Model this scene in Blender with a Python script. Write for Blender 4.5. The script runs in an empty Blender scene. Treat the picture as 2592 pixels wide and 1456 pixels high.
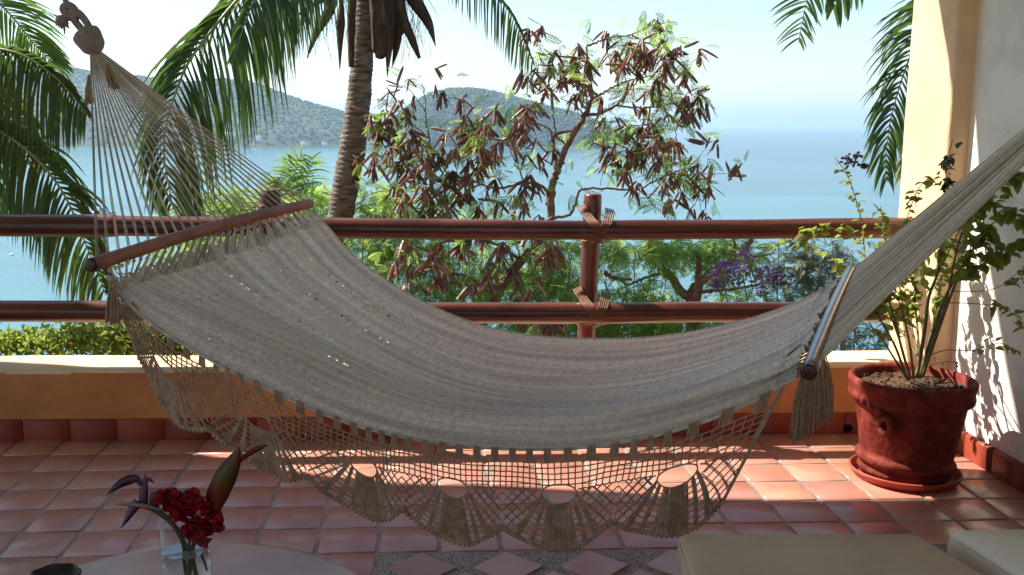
import bpy, math, random
import numpy as np
from mathutils import Vector, Matrix

random.seed(7)
rng = np.random.default_rng(7)
scn = bpy.context.scene
COL = scn.collection
RAD = math.radians

# ------------------------------------------------------------------ camera
FPX, CXP, CYP = 2525.0, 1177.0, 728.0
PITCH, YAW, ROLL, CAMH = RAD(9.26), RAD(2.37), RAD(0.2), 1.45
_c, _s = math.cos, math.sin
_R0 = np.array([_c(YAW), -_s(YAW), 0.0])
_F = np.array([_s(YAW)*_c(PITCH), _c(YAW)*_c(PITCH), -_s(PITCH)])
_U0 = np.array([_s(YAW)*_s(PITCH), _c(YAW)*_s(PITCH), _c(PITCH)])
_R = _c(ROLL)*_R0 + _s(ROLL)*_U0
_U = _c(ROLL)*_U0 - _s(ROLL)*_R0
EYE = np.array([0.0, 0.0, CAMH])
cam_data = bpy.data.cameras.new('camera')
cam = bpy.data.objects.new('camera', cam_data)
COL.objects.link(cam)
m = Matrix.Identity(4)
for i in range(3):
    m[i][0], m[i][1], m[i][2], m[i][3] = _R[i], _U[i], -_F[i], EYE[i]
cam.matrix_world = m
cam_data.sensor_fit = 'HORIZONTAL'
cam_data.sensor_width = 36.0
cam_data.lens = FPX/2592*36.0
cam_data.shift_x = (1296-CXP)/2592
cam_data.clip_start = 0.05
cam_data.clip_end = 60000
scn.camera = cam

# ------------------------------------------------------------------ light
SUN_TRAVEL = np.array([0.78, -0.46, -1.0])
to_sun = -SUN_TRAVEL/np.linalg.norm(SUN_TRAVEL)
SUN_EL = math.asin(to_sun[2])
SUN_AZ = math.atan2(to_sun[0], to_sun[1])
world = bpy.data.worlds.new('World')
scn.world = world
world.use_nodes = True
wn = world.node_tree
bg = wn.nodes['Background']
sky = wn.nodes.new('ShaderNodeTexSky')
sky.sky_type = 'NISHITA'
sky.sun_disc = False
sky.sun_elevation = SUN_EL
sky.sun_rotation = SUN_AZ
sky.altitude = 40
sky.air_density = 1.15
sky.dust_density = 0.5
sky.ozone_density = 2.2
wn.links.new(sky.outputs[0], bg.inputs[0])
bg.inputs[1].default_value = 0.070
sun_d = bpy.data.lights.new('sun', 'SUN')
sun_d.energy = 4.2
sun_d.angle = RAD(0.5)
sun_d.color = (1.0, 0.93, 0.82)
sun = bpy.data.objects.new('sun', sun_d)
COL.objects.link(sun)
sun.rotation_euler = Vector(SUN_TRAVEL).to_track_quat('-Z', 'Y').to_euler()
sun.location = (-20, 20, 60)

scn.view_settings.view_transform = 'Standard'
scn.view_settings.look = 'None'
scn.view_settings.exposure = 1.5
scn.view_settings.gamma = 1.0
try:
    scn.view_settings.use_curve_mapping = False
except Exception:
    pass
cy = scn.cycles
cy.use_denoising = True
cy.max_bounces = 12
cy.diffuse_bounces = 6
cy.glossy_bounces = 3
cy.transmission_bounces = 12
cy.transparent_max_bounces = 12
cy.volume_bounces = 1
cy.caustics_reflective = False
cy.caustics_refractive = True
cy.sample_clamp_indirect = 6

# ------------------------------------------------------------------ helpers
def rdir(u, v):
    return _F + _R*(u-CXP)/FPX - _U*(v-CYP)/FPX
def W(u, v, Y):
    d = rdir(u, v); return EYE + d*(Y/d[1])
def WZ(u, v, z=0.0):
    d = rdir(u, v); return EYE + d*((z-CAMH)/d[2])
def WX(u, v, x):
    d = rdir(u, v); return EYE + d*(x/d[0])
def nrm(a):
    a = np.asarray(a, float); return a/max(1e-9, np.linalg.norm(a))
def cr(pts, n):
    """Catmull-Rom through the points (any dimension), n samples evenly over the knots."""
    P = np.asarray(pts, float)
    k = len(P)
    Q = np.vstack([2*P[0]-P[1], P, 2*P[-1]-P[-2]])
    out = []
    for t in np.linspace(0, k-1, n):
        i = min(int(t), k-2); f = t-i
        a, b, c, d = Q[i], Q[i+1], Q[i+2], Q[i+3]
        out.append(.5*((2*b)+(c-a)*f+(2*a-5*b+4*c-d)*f*f+(3*b-a-3*c+d)*f**3))
    return np.array(out)
def arc_resample(P, n):
    P = np.asarray(P, float)
    d = np.r_[0, np.cumsum(np.linalg.norm(np.diff(P, axis=0), axis=1))]
    t = np.linspace(0, d[-1], n)
    return np.stack([np.interp(t, d, P[:, k]) for k in range(P.shape[1])], 1)

class MB:
    """Collects geometry for one mesh."""
    def __init__(self):
        self.V = []; self.n = 0; self.F = []      # F: list of int arrays (m,k)
        self.extra = None
    def add(self, V, F):
        V = np.asarray(V, float).reshape(-1, 3)
        if isinstance(F, np.ndarray):
            self.F.append(F.astype(np.int64)+self.n)
        else:
            by = {}
            for f in F: by.setdefault(len(f), []).append(f)
            for k, l in by.items():
                self.F.append(np.array(l, np.int64)+self.n)
        self.V.append(V); self.n += len(V)
    def box(self, lo, hi, bev=0.0):
        x0, y0, z0 = lo; x1, y1, z1 = hi
        if bev <= 0:
            V = [(x0,y0,z0),(x1,y0,z0),(x1,y1,z0),(x0,y1,z0),(x0,y0,z1),(x1,y0,z1),(x1,y1,z1),(x0,y1,z1)]
            self.add(V, [(3,2,1,0),(4,5,6,7),(0,1,5,4),(1,2,6,5),(2,3,7,6),(3,0,4,7)])
        else:
            b = bev
            V = [(x0,y0,z0),(x1,y0,z0),(x1,y1,z0),(x0,y1,z0),
                 (x0,y0,z1-b),(x1,y0,z1-b),(x1,y1,z1-b),(x0,y1,z1-b),
                 (x0+b,y0+b,z1),(x1-b,y0+b,z1),(x1-b,y1-b,z1),(x0+b,y1-b,z1)]
            self.add(V, [(3,2,1,0),(0,1,5,4),(1,2,6,5),(2,3,7,6),(3,0,4,7),
                         (4,5,9,8),(5,6,10,9),(6,7,11,10),(7,4,8,11),(8,9,10,11)])
    def tube(self, P, r, n=6, cap=True, squash=None):
        P = np.asarray(P, float); k = len(P)
        r = np.broadcast_to(np.asarray(r, float), (k,)) if np.ndim(r) <= 1 else r
        T = np.gradient(P, axis=0)
        T /= np.maximum(1e-9, np.linalg.norm(T, axis=1))[:, None]
        ref = np.array([0, 0, 1.0]) if abs(T[0][2]) < .9 else np.array([1.0, 0, 0])
        A = nrm(np.cross(T[0], ref)); V = []
        ang = np.arange(n)*2*math.pi/n
        ca, sa = np.cos(ang)[:, None], np.sin(ang)[:, None]
        for i in range(k):
            A = A-T[i]*A.dot(T[i]); A = nrm(A); B = np.cross(T[i], A)
            V.append(P[i]+r[i]*(ca*A+sa*B))
        V = np.concatenate(V)
        idx = np.arange(n); j = (idx+1) % n
        Fq = np.concatenate([np.stack([i*n+idx, i*n+j, (i+1)*n+j, (i+1)*n+idx], 1) for i in range(k-1)])
        self.add(V, Fq)
        if cap:
            base = self.n-len(V)
            self.F.append(np.array([list(base+idx[::-1])])); self.F.append(np.array([list(base+(k-1)*n+idx)]))
    def ribbon(self, P, w, side, th=0.0):
        """flat strip; w half widths; side vector(s); th thickness -> lens section"""
        P = np.asarray(P, float); k = len(P)
        w = np.broadcast_to(np.asarray(w, float), (k,))
        S = np.broadcast_to(np.asarray(side, float), (k, 3))
        T = np.gradient(P, axis=0)
        if th <= 0:
            V = np.concatenate([P-S*w[:, None], P+S*w[:, None]])
            i = np.arange(k-1)
            self.add(V, np.stack([i, i+1, k+i+1, k+i], 1))
        else:
            N = np.cross(T, S); N /= np.maximum(1e-9, np.linalg.norm(N, axis=1))[:, None]
            V = np.concatenate([P-S*w[:, None], P+N*th, P+S*w[:, None], P-N*th])
            i = np.arange(k-1); Fs = []
            for a in range(4):
                b = (a+1) % 4
                Fs.append(np.stack([a*k+i, a*k+i+1, b*k+i+1, b*k+i], 1))
            self.add(V, np.concatenate(Fs))
    def inst(self, pv, pf, pos, rot, sc):
        """many copies of proto (pv,pf list) : pos (N,3) rot (N,3,3) sc (N,) or (N,3)"""
        pv = np.asarray(pv, float); N = len(pos)
        if N == 0: return
        sc = np.asarray(sc, float)
        if sc.ndim == 1: sc = np.repeat(sc[:, None], 3, 1)
        V = np.einsum('nij,nkj->nki', rot, pv[None]*sc[:, None, :])+np.asarray(pos)[:, None, :]
        off = (np.arange(N)*len(pv))
        for f in pf:
            f = np.asarray(f)
            self.F.append((f[None]+off[:, None, None]).reshape(-1, f.shape[1])+self.n)
        self.V.append(V.reshape(-1, 3)); self.n += N*len(pv)
    def lathe(self, prof, n=48, center=(0, 0, 0), fr=None):
        k = len(prof); V = []
        ang = np.arange(n)*2*math.pi/n
        for (r, z) in prof:
            rr = np.full(n, r) if fr is None else fr(r, z, ang)
            V.append(np.stack([center[0]+rr*np.cos(ang), center[1]+rr*np.sin(ang), np.full(n, center[2]+z)], 1))
        V = np.concatenate(V); i = np.arange(n); j = (i+1) % n
        self.add(V, np.concatenate([np.stack([a*n+i, a*n+j, (a+1)*n+j, (a+1)*n+i], 1) for a in range(k-1)]))
    def mesh(self, name, mat, smooth=False):
        me = bpy.data.meshes.new(name)
        V = np.concatenate(self.V).astype(np.float32)
        me.vertices.add(len(V)); me.vertices.foreach_set('co', V.ravel())
        loops = np.concatenate([f.ravel() for f in self.F])
        tot = np.concatenate([np.full(len(f), f.shape[1]) for f in self.F])
        st = np.r_[0, np.cumsum(tot)[:-1]]
        me.loops.add(len(loops)); me.loops.foreach_set('vertex_index', loops.astype(np.int32))
        me.polygons.add(len(tot)); me.polygons.foreach_set('loop_start', st.astype(np.int32))
        me.polygons.foreach_set('loop_total', tot.astype(np.int32))
        if smooth: me.polygons.foreach_set('use_smooth', np.ones(len(tot), bool))
        me.update(calc_edges=True); me.validate()
        if mat: me.materials.append(mat)
        return me

def link(name, data, parent=None):
    o = bpy.data.objects.new(name, data); COL.objects.link(o)
    if parent is not None:
        o.parent = parent
        if parent.get('_loc'):
            o.matrix_parent_inverse = Matrix.Translation(-Vector(parent['_loc']))
    return o
def build(name, mb, mat, parent=None, smooth=False, kind=None, label=None):
    o = link(name, mb.mesh(name, mat, smooth), parent)
    if kind: o['kind'] = kind
    if label: o['label'] = label
    return o
THINGS = []
def thing(name, label, cat, loc=(0, 0, 0), group=None):
    o = bpy.data.objects.new(name, None); COL.objects.link(o)
    o.location = [float(x) for x in loc]; o['_loc'] = [float(x) for x in loc]
    o.empty_display_size = .1
    o['label'] = label; o['category'] = cat
    if group: o['group'] = group
    THINGS.append(o)
    return o
def tag(o, label, cat, group=None):
    o['label'] = label; o['category'] = cat
    if group: o['group'] = group
    return o
def fcorner(me, n, name='UVMap'): pass

def rot_from(dirs, ups=None, spin=None):
    """rotation matrices whose local X follows dirs; local Z near ups; spin about X"""
    X = dirs/np.maximum(1e-9, np.linalg.norm(dirs, axis=1))[:, None]
    up = np.broadcast_to(np.array([0, 0, 1.0]) if ups is None else ups, X.shape)
    Y = np.cross(up, X); ln = np.linalg.norm(Y, axis=1)
    bad = ln < 1e-3
    Y[bad] = np.array([0, 1.0, 0]); ln[bad] = 1
    Y /= ln[:, None]; Z = np.cross(X, Y)
    if spin is not None:
        c, s = np.cos(spin)[:, None], np.sin(spin)[:, None]
        Y, Z = Y*c+Z*s, Z*c-Y*s
    return np.stack([X, Y, Z], 2)

# ------------------------------------------------------------------ materials
def mat(name, base, rough=.6, spec=.5, noise=None, bump=None, bump_scale=None, bump_dist=.005,
        var=0.0, sheen=0.0, coat=0.0, metallic=0.0, trans=0.0, objvar=0.0, tcol=None, stretch=None, coord='Object', stain=None):
    """base colour, optional second colour mixed by noise (noise=(colour2, scale, detail, lo, hi))"""
    mt = bpy.data.materials.new(name); mt.use_nodes = True
    nt = mt.node_tree; N = nt.nodes; L = nt.links
    b = N['Principled BSDF']; out = N['Material Output']
    b.inputs['Roughness'].default_value = rough
    b.inputs['Specular IOR Level'].default_value = spec
    b.inputs['Metallic'].default_value = metallic
    b.inputs['Coat Weight'].default_value = coat
    b.inputs['Coat Roughness'].default_value = .2
    tc = N.new('ShaderNodeTexCoord'); src = tc.outputs[coord]
    if stretch:
        mp = N.new('ShaderNodeMapping'); mp.inputs['Scale'].default_value = stretch
        L.new(src, mp.inputs[0]); src = mp.outputs[0]
    if objvar:
        oi0 = N.new('ShaderNodeObjectInfo'); va = N.new('ShaderNodeVectorMath'); va.operation = 'MULTIPLY_ADD'
        va.inputs[1].default_value = (1, 1, 1); sc0 = N.new('ShaderNodeVectorMath'); sc0.operation = 'SCALE'; sc0.inputs[0].default_value = (37, 53, 29)
        L.new(oi0.outputs['Random'], sc0.inputs['Scale']); L.new(src, va.inputs[0]); L.new(sc0.outputs[0], va.inputs[2]); src = va.outputs[0]
    col = None
    if noise:
        c2, sc, det, lo, hi = noise
        nz = N.new('ShaderNodeTexNoise'); nz.inputs['Scale'].default_value = sc; nz.inputs['Detail'].default_value = det
        L.new(src, nz.inputs['Vector'])
        mr = N.new('ShaderNodeMapRange'); mr.inputs[1].default_value = lo; mr.inputs[2].default_value = hi
        L.new(nz.outputs[0], mr.inputs[0])
        mx = N.new('ShaderNodeMix'); mx.data_type = 'RGBA'
        mx.inputs['A'].default_value = (*base, 1); mx.inputs['B'].default_value = (*c2, 1)
        L.new(mr.outputs[0], mx.inputs['Factor']); col = mx.outputs['Result']
    if objvar:
        oi = N.new('ShaderNodeObjectInfo'); hs = N.new('ShaderNodeHueSaturation')
        m1 = N.new('ShaderNodeMapRange'); m1.inputs[3].default_value = 1-objvar; m1.inputs[4].default_value = 1+objvar
        L.new(oi.outputs['Random'], m1.inputs[0]); L.new(m1.outputs[0], hs.inputs['Value'])
        m2 = N.new('ShaderNodeMath'); m2.operation = 'MULTIPLY'; m2.inputs[1].default_value = 7.31
        L.new(oi.outputs['Random'], m2.inputs[0]); m3 = N.new('ShaderNodeMath'); m3.operation = 'FRACT'; L.new(m2.outputs[0], m3.inputs[0])
        m4 = N.new('ShaderNodeMapRange'); m4.inputs[3].default_value = .5-.05*objvar; m4.inputs[4].default_value = .5+.05*objvar
        L.new(m3.outputs[0], m4.inputs[0]); L.new(m4.outputs[0], hs.inputs['Hue'])
        if col is not None: L.new(col, hs.inputs['Color'])
        else: hs.inputs['Color'].default_value = (*base, 1)
        col = hs.outputs[0]
    if col is not None: L.new(col, b.inputs['Base Color'])
    else: b.inputs['Base Color'].default_value = (*base, 1)
    if stain and col is not None:
        s1 = N.new('ShaderNodeTexNoise'); s1.inputs['Scale'].default_value = stain[0]; s1.inputs['Detail'].default_value = 9; s1.inputs['Roughness'].default_value = .65
        L.new(tc.outputs[coord], s1.inputs['Vector']); s2 = N.new('ShaderNodeMapRange'); s2.inputs[1].default_value = .30; s2.inputs[2].default_value = .52
        s2.inputs[3].default_value = stain[1]; s2.inputs[4].default_value = 1.0; L.new(s1.outputs[0], s2.inputs[0])
        s3 = N.new('ShaderNodeVectorMath'); s3.operation = 'SCALE'; L.new(col, s3.inputs[0]); L.new(s2.outputs[0], s3.inputs['Scale']); col = s3.outputs[0]
        L.new(col, b.inputs['Base Color'])
    if bump:
        nb = N.new('ShaderNodeTexNoise'); nb.inputs['Scale'].default_value = bump_scale or 40
        nb.inputs['Detail'].default_value = 5
        L.new(src, nb.inputs['Vector'])
        bp = N.new('ShaderNodeBump'); bp.inputs['Strength'].default_value = bump; bp.inputs['Distance'].default_value = bump_dist
        L.new(nb.outputs[0], bp.inputs['Height']); L.new(bp.outputs[0], b.inputs['Normal'])
    if trans:
        tr = N.new('ShaderNodeBsdfTranslucent'); ms = N.new('ShaderNodeMixShader'); ms.inputs[0].default_value = trans
        if tcol: tr.inputs[0].default_value = (*tcol, 1)
        elif col is not None: L.new(col, tr.inputs[0])
        else: tr.inputs[0].default_value = (*base, 1)
        L.new(b.outputs[0], ms.inputs[1]); L.new(tr.outputs[0], ms.inputs[2]); L.new(ms.outputs[0], out.inputs[0])
    return mt

M = {}
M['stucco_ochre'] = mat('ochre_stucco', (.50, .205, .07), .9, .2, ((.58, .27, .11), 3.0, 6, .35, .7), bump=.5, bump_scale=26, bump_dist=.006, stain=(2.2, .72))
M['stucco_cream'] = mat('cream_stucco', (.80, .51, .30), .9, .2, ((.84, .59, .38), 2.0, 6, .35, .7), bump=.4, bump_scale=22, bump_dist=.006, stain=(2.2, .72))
M['stucco_white'] = mat('white_stucco', (.72, .68, .60), .9, .2, ((.78, .75, .68), 2.5, 6, .3, .7), bump=.5, bump_scale=26, bump_dist=.006, stain=(2.2, .72))
M['ceiling'] = mat('ceiling_plaster', (.85, .80, .72), .9, .2, ((.8, .74, .64), 2, 4, .3, .7))
M['tile'] = mat('terracotta_tile', (.46, .185, .125), .38, .5, ((.57, .28, .205), 5.0, 6, .3, .75), bump=.22, bump_scale=7, bump_dist=.003, objvar=.13, coat=.5, stain=(3.0, .8))
M['tile_dark'] = mat('baseboard_tile', (.22, .035, .016), .5, .3, ((.30, .06, .03), 9.0, 6, .3, .75), bump=.15, bump_scale=30, bump_dist=.002, objvar=.09)
M['grout'] = mat('grout', (.50, .40, .35), .85, .2, ((.30, .25, .22), 14, 5, .35, .7), bump=.6, bump_scale=90)
M['pebble'] = mat('pebble_concrete', (.38, .33, .28), .75, .3, ((.12, .09, .07), 130, 3, .48, .6), bump=.8, bump_scale=130, bump_dist=.006)
M['wood'] = mat('varnished_wood', (.062, .0115, .006), .30, .5, ((.15, .040, .020), 6.0, 9, .38, .66), bump=.6, bump_scale=16, bump_dist=.006, stretch=(.12, 3, 3), coat=.2, stain=(2.2, .35))
M['wood_v'] = mat('varnished_post_wood', (.10, .018, .007), .33, .5, ((.19, .045, .018), 6.0, 7, .35, .72), bump=.3, bump_scale=14, bump_dist=.004, stretch=(3, 3, .15), coat=.3)
M['wood_grey'] = mat('weathered_wood', (.085, .055, .045), .7, .3, ((.14, .10, .08), 6.0, 7, .35, .72), bump=.4, bump_scale=14, stretch=(3, 3, .15))
M['bar_wood'] = mat('spreader_wood', (.34, .12, .05), .5, .3, ((.20, .06, .026), 7.0, 6, .4, .7), bump=.25, bump_scale=20, stretch=(3, .3, 3))
M['bar_gloss'] = mat('glossy_spreader_wood', (.20, .06, .03), .3, .6, ((.12, .035, .018), 7.0, 6, .4, .7), bump=.4, bump_scale=30, coat=.9)
M['bar_end'] = mat('spreader_end_grain', (.05, .015, .01), .4, .5)
M['lashing'] = mat('leather_lashing', (.22, .085, .04), .5, .4, ((.13, .045, .022), 30, 4, .4, .6))
M['cord'] = mat('cotton_cord', (.68, .59, .49), .95, .1, ((.58, .5, .41), 60, 3, .4, .6), trans=.15, objvar=.3)
M['lace'] = mat('crochet_cotton', (.50, .36, .25), .95, .1, ((.37, .26, .175), 40, 3, .4, .6), trans=.1)
M['lace_pale'] = mat('pale_edge_cotton', (.66, .60, .52), .95, .1, ((.5, .45, .38), 40, 3, .4, .6))
M['rope'] = mat('thick_rope', (.33, .30, .27), .95, .1, ((.28, .25, .225), 90, 3, .4, .6), bump=.6, bump_scale=160)
M['pot'] = mat('red_painted_clay', (.17, .022, .014), .8, .2, ((.27, .065, .045), 16, 8, .48, .8), bump=.9, bump_scale=34, bump_dist=.008, stain=(9, .45))
M['pot_rub'] = mat('bare_clay', (.42, .14, .09), .8, .3)
M['saucer'] = mat('red_clay_saucer', (.30, .04, .026), .6, .35, ((.38, .08, .05), 10, 5, .4, .7), bump=.3, bump_scale=30)
M['soil'] = mat('potting_soil', (.05, .03, .018), .95, .2, ((.14, .08, .045), 60, 6, .4, .65), bump=1, bump_scale=60, bump_dist=.02)
M['stem'] = mat('green_brown_stem', (.13, .10, .04), .7, .3, ((.20, .17, .07), 25, 4, .4, .6))
M['leaf'] = mat('shrub_leaf', (.15, .21, .04), .5, .4, ((.26, .27, .05), 9, 3, .4, .7), trans=.55, tcol=(.30, .37, .06), objvar=.35)
M['leaf_dark'] = mat('dark_shrub_leaf', (.03, .065, .025), .5, .4, ((.06, .09, .03), 9, 3, .4, .7), trans=.12, objvar=.3)
M['berry'] = mat('dark_purple_berry', (.03, .015, .05), .5, .4)
M['purple'] = mat('purple_petal', (.30, .08, .50), .6, .3, ((.45, .20, .62), 20, 2, .4, .6), trans=.4)
M['palm'] = mat('palm_leaflet', (.03, .075, .02), .42, .5, ((.08, .125, .03), 1.4, 5, .4, .65), trans=.35, tcol=(.14, .24, .04))
M['palm_y'] = mat('yellow_palm_leaflet', (.16, .19, .03), .45, .5, ((.28, .24, .05), 1.8, 5, .4, .65), trans=.4, tcol=(.35, .38, .05))
M['palm_lt'] = mat('light_palm_leaflet', (.12, .22, .04), .45, .5, ((.20, .27, .06), 1.8, 5, .4, .65), trans=.45, tcol=(.3, .45, .08))
M['rachis'] = mat('palm_midrib', (.20, .24, .08), .4, .5)
M['palm_dead'] = mat('dead_palm_sheath', (.11, .075, .055), .9, .2, ((.05, .035, .028), 8, 6, .4, .65), bump=.8, bump_scale=20, stretch=(4, 4, .4))
M['trunk'] = mat('palm_trunk_bark', (.27, .215, .17), .9, .15, ((.085, .065, .052), 9, 7, .42, .66), bump=1, bump_scale=25, bump_dist=.02, stretch=(1, 1, 3.5))
M['bark'] = mat('thin_bark', (.24, .145, .105), .85, .2, ((.12, .07, .05), 14, 5, .4, .65), bump=.6, bump_scale=40)
M['bark_grey'] = mat('grey_bark', (.26, .22, .18), .85, .2, ((.14, .11, .085), 10, 5, .4, .65), bump=.6, bump_scale=40)
M['pod'] = mat('dry_brown_pod', (.25, .135, .105), .38, .55, ((.50, .34, .27), 7, 3, .42, .62), trans=.45, tcol=(.48, .25, .18), objvar=.5)
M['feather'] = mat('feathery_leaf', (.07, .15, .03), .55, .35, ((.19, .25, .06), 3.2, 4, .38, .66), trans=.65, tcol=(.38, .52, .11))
M['feather_dk'] = mat('shaded_feathery_leaf', (.05, .12, .025), .55, .35, ((.12, .20, .04), 3.2, 4, .38, .66), trans=.55, tcol=(.30, .46, .10))  # darker copy of the feathery leaf, with shade put into its colour
M['feather_g'] = mat('grey_green_leaf', (.14, .17, .09), .6, .3, ((.24, .24, .14), 3, 4, .38, .66), trans=.4)
M['ground'] = mat('hillside_soil', (.10, .10, .045), .95, .1, ((.05, .08, .025), 1.2, 6, .35, .65))
M['forest'] = mat('forest_canopy', (.035, .07, .035), .9, .1, ((.075, .10, .05), .012, 6, .35, .65))
M['hill'] = mat('hill_ground', (.045, .07, .03), .9, .1, ((.10, .10, .06), .012, 6, .4, .7))
M['sand'] = mat('beach_sand', (.62, .54, .42), .9, .1)
M['rock'] = mat('shore_rock', (.16, .13, .10), .9, .1)
M['boat_w'] = mat('white_hull', (.8, .8, .8), .3, .5)
M['boat_d'] = mat('boat_glass', (.03, .04, .06), .15, .6)
M['house_w'] = mat('white_render', (.75, .72, .66), .8, .2)
M['house_r'] = mat('red_roof', (.45, .14, .09), .8, .2)
M['table'] = mat('pale_leather_top', (.46, .24, .19), .28, .5, ((.58, .36, .30), 4.0, 7, .40, .64), bump=.3, bump_scale=9, stain=(7, .7))
M['table_base'] = mat('table_base_wood', (.22, .12, .07), .7, .3)
M['fabric_tan'] = mat('tan_canvas', (.62, .49, .35), .95, .1, ((.54, .42, .29), 4, 4, .35, .65), bump=.45, bump_scale=9, bump_dist=.012, stain=(5, .8))
M['fabric_white'] = mat('offwhite_canvas', (.88, .80, .68), .95, .1, ((.80, .72, .60), 4, 4, .35, .65), bump=.45, bump_scale=9, bump_dist=.012, stain=(5, .8))
M['petal_red'] = mat('crimson_celosia', (.42, .006, .02), .8, .2, ((.16, .002, .008), 70, 5, .4, .62), bump=1, bump_scale=110, bump_dist=.006, trans=.2, tcol=(.5, .01, .02))
M['purple_leaf'] = mat('dark_purple_leaf', (.035, .009, .02), .45, .45, ((.09, .03, .07), 12, 3, .4, .65))
M['canna'] = mat('green_red_leaf', (.09, .07, .012), .45, .45, ((.20, .025, .012), 9, 3, .42, .6), trans=.25)
M['fstem'] = mat('cut_flower_stem', (.06, .055, .025), .55, .4)
M['dark'] = mat('dark_hole', (.012, .008, .006), .9, .1)
M['bowl'] = mat('dark_carved_bowl', (.03, .022, .02), .5, .4, ((.10, .07, .06), 30, 5, .45, .6), bump=1, bump_scale=60)

def glass_mat(name, col, ior, rough=0.0):
    mt = bpy.data.materials.new(name); mt.use_nodes = True
    b = mt.node_tree.nodes['Principled BSDF']
    b.inputs['Base Color'].default_value = (*col, 1); b.inputs['Roughness'].default_value = rough
    b.inputs['Transmission Weight'].default_value = 1.0; b.inputs['IOR'].default_value = ior
    return mt
def thin_glass(name):
    mt = bpy.data.materials.new(name); mt.use_nodes = True; nt = mt.node_tree; N = nt.nodes; L = nt.links
    N.remove(N['Principled BSDF']); tr = N.new('ShaderNodeBsdfTransparent'); tr.inputs[0].default_value = (.95, .97, .97, 1)
    gl = N.new('ShaderNodeBsdfGlossy'); gl.inputs['Roughness'].default_value = .02; lw = N.new('ShaderNodeLayerWeight'); lw.inputs[0].default_value = .35
    mr = N.new('ShaderNodeMapRange'); mr.inputs[3].default_value = .03; mr.inputs[4].default_value = .6; L.new(lw.outputs['Facing'], mr.inputs[0])
    pw = N.new('ShaderNodeMath'); pw.operation = 'POWER'; pw.inputs[1].default_value = 2.0; L.new(mr.outputs[0], pw.inputs[0])
    ms = N.new('ShaderNodeMixShader'); L.new(pw.outputs[0], ms.inputs[0]); L.new(tr.outputs[0], ms.inputs[1]); L.new(gl.outputs[0], ms.inputs[2]); L.new(ms.outputs[0], N['Material Output'].inputs[0])
    return mt
M['glass'] = thin_glass('clear_glass')
M['water_in'] = glass_mat('vase_water', (.95, .97, .97), 1.33)

# hammock cloth : fine strands along and across, from UV
def cloth_mat():
    mt = bpy.data.materials.new('woven_cotton'); mt.use_nodes = True
    nt = mt.node_tree; N = nt.nodes; L = nt.links; b = N['Principled BSDF']; out = N['Material Output']
    b.inputs['Roughness'].default_value = .92; b.inputs['Specular IOR Level'].default_value = .15
    b.inputs['Sheen Weight'].default_value = .25; b.inputs['Sheen Roughness'].default_value = .5
    uv = N.new('ShaderNodeUVMap'); uv.uv_map = 'UVMap'
    def nz(sx, sy, scale, det=3):
        mp = N.new('ShaderNodeMapping'); mp.inputs['Scale'].default_value = (sx, sy, 1)
        L.new(uv.outputs[0], mp.inputs[0])
        n = N.new('ShaderNodeTexNoise'); n.inputs['Scale'].default_value = scale; n.inputs['Detail'].default_value = det
        L.new(mp.outputs[0], n.inputs[0]); return n
    fine = nz(30, 62, 4.0, 4)      # short dashes along the length
    band = nz(1.2, 13, 2.2, 5)      # lengthwise bands
    cross = nz(120, 5, 3.0, 2)
    def mr(o, lo, hi, a, c):
        x = N.new('ShaderNodeMapRange'); x.inputs[1].default_value = lo; x.inputs[2].default_value = hi
        x.inputs[3].default_value = a; x.inputs[4].default_value = c; L.new(o, x.inputs[0]); return x.outputs[0]
    def mul(a, c):
        x = N.new('ShaderNodeMath'); x.operation = 'MULTIPLY'; L.new(a, x.inputs[0]); L.new(c, x.inputs[1]); return x.outputs[0]
    f = mul(mul(mr(fine.outputs[0], .36, .62, .72, 1.10), mr(band.outputs[0], .35, .65, .70, 1.16)), mr(cross.outputs[0], .35, .65, .86, 1.06))
    vm = N.new('ShaderNodeVectorMath'); vm.operation = 'SCALE'
    vm.inputs[0].default_value = (.90, .84, .745); L.new(f, vm.inputs['Scale'])
    L.new(vm.outputs[0], b.inputs['Base Color'])
    bp = N.new('ShaderNodeBump'); bp.inputs['Strength'].default_value = .9; bp.inputs['Distance'].default_value = .005
    L.new(mul(mr(fine.outputs[0], .3, .7, .3, 1), mr(cross.outputs[0], .3, .7, .6, 1)), bp.inputs['Height'])
    L.new(bp.outputs[0], b.inputs['Normal'])
    tr = N.new('ShaderNodeBsdfTranslucent'); L.new(vm.outputs[0], tr.inputs[0])
    ms = N.new('ShaderNodeMixShader'); ms.inputs[0].default_value = .18
    L.new(b.outputs[0], ms.inputs[1]); L.new(tr.outputs[0], ms.inputs[2]); L.new(ms.outputs[0], out.inputs[0])
    return mt
M['cloth'] = cloth_mat()

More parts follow.
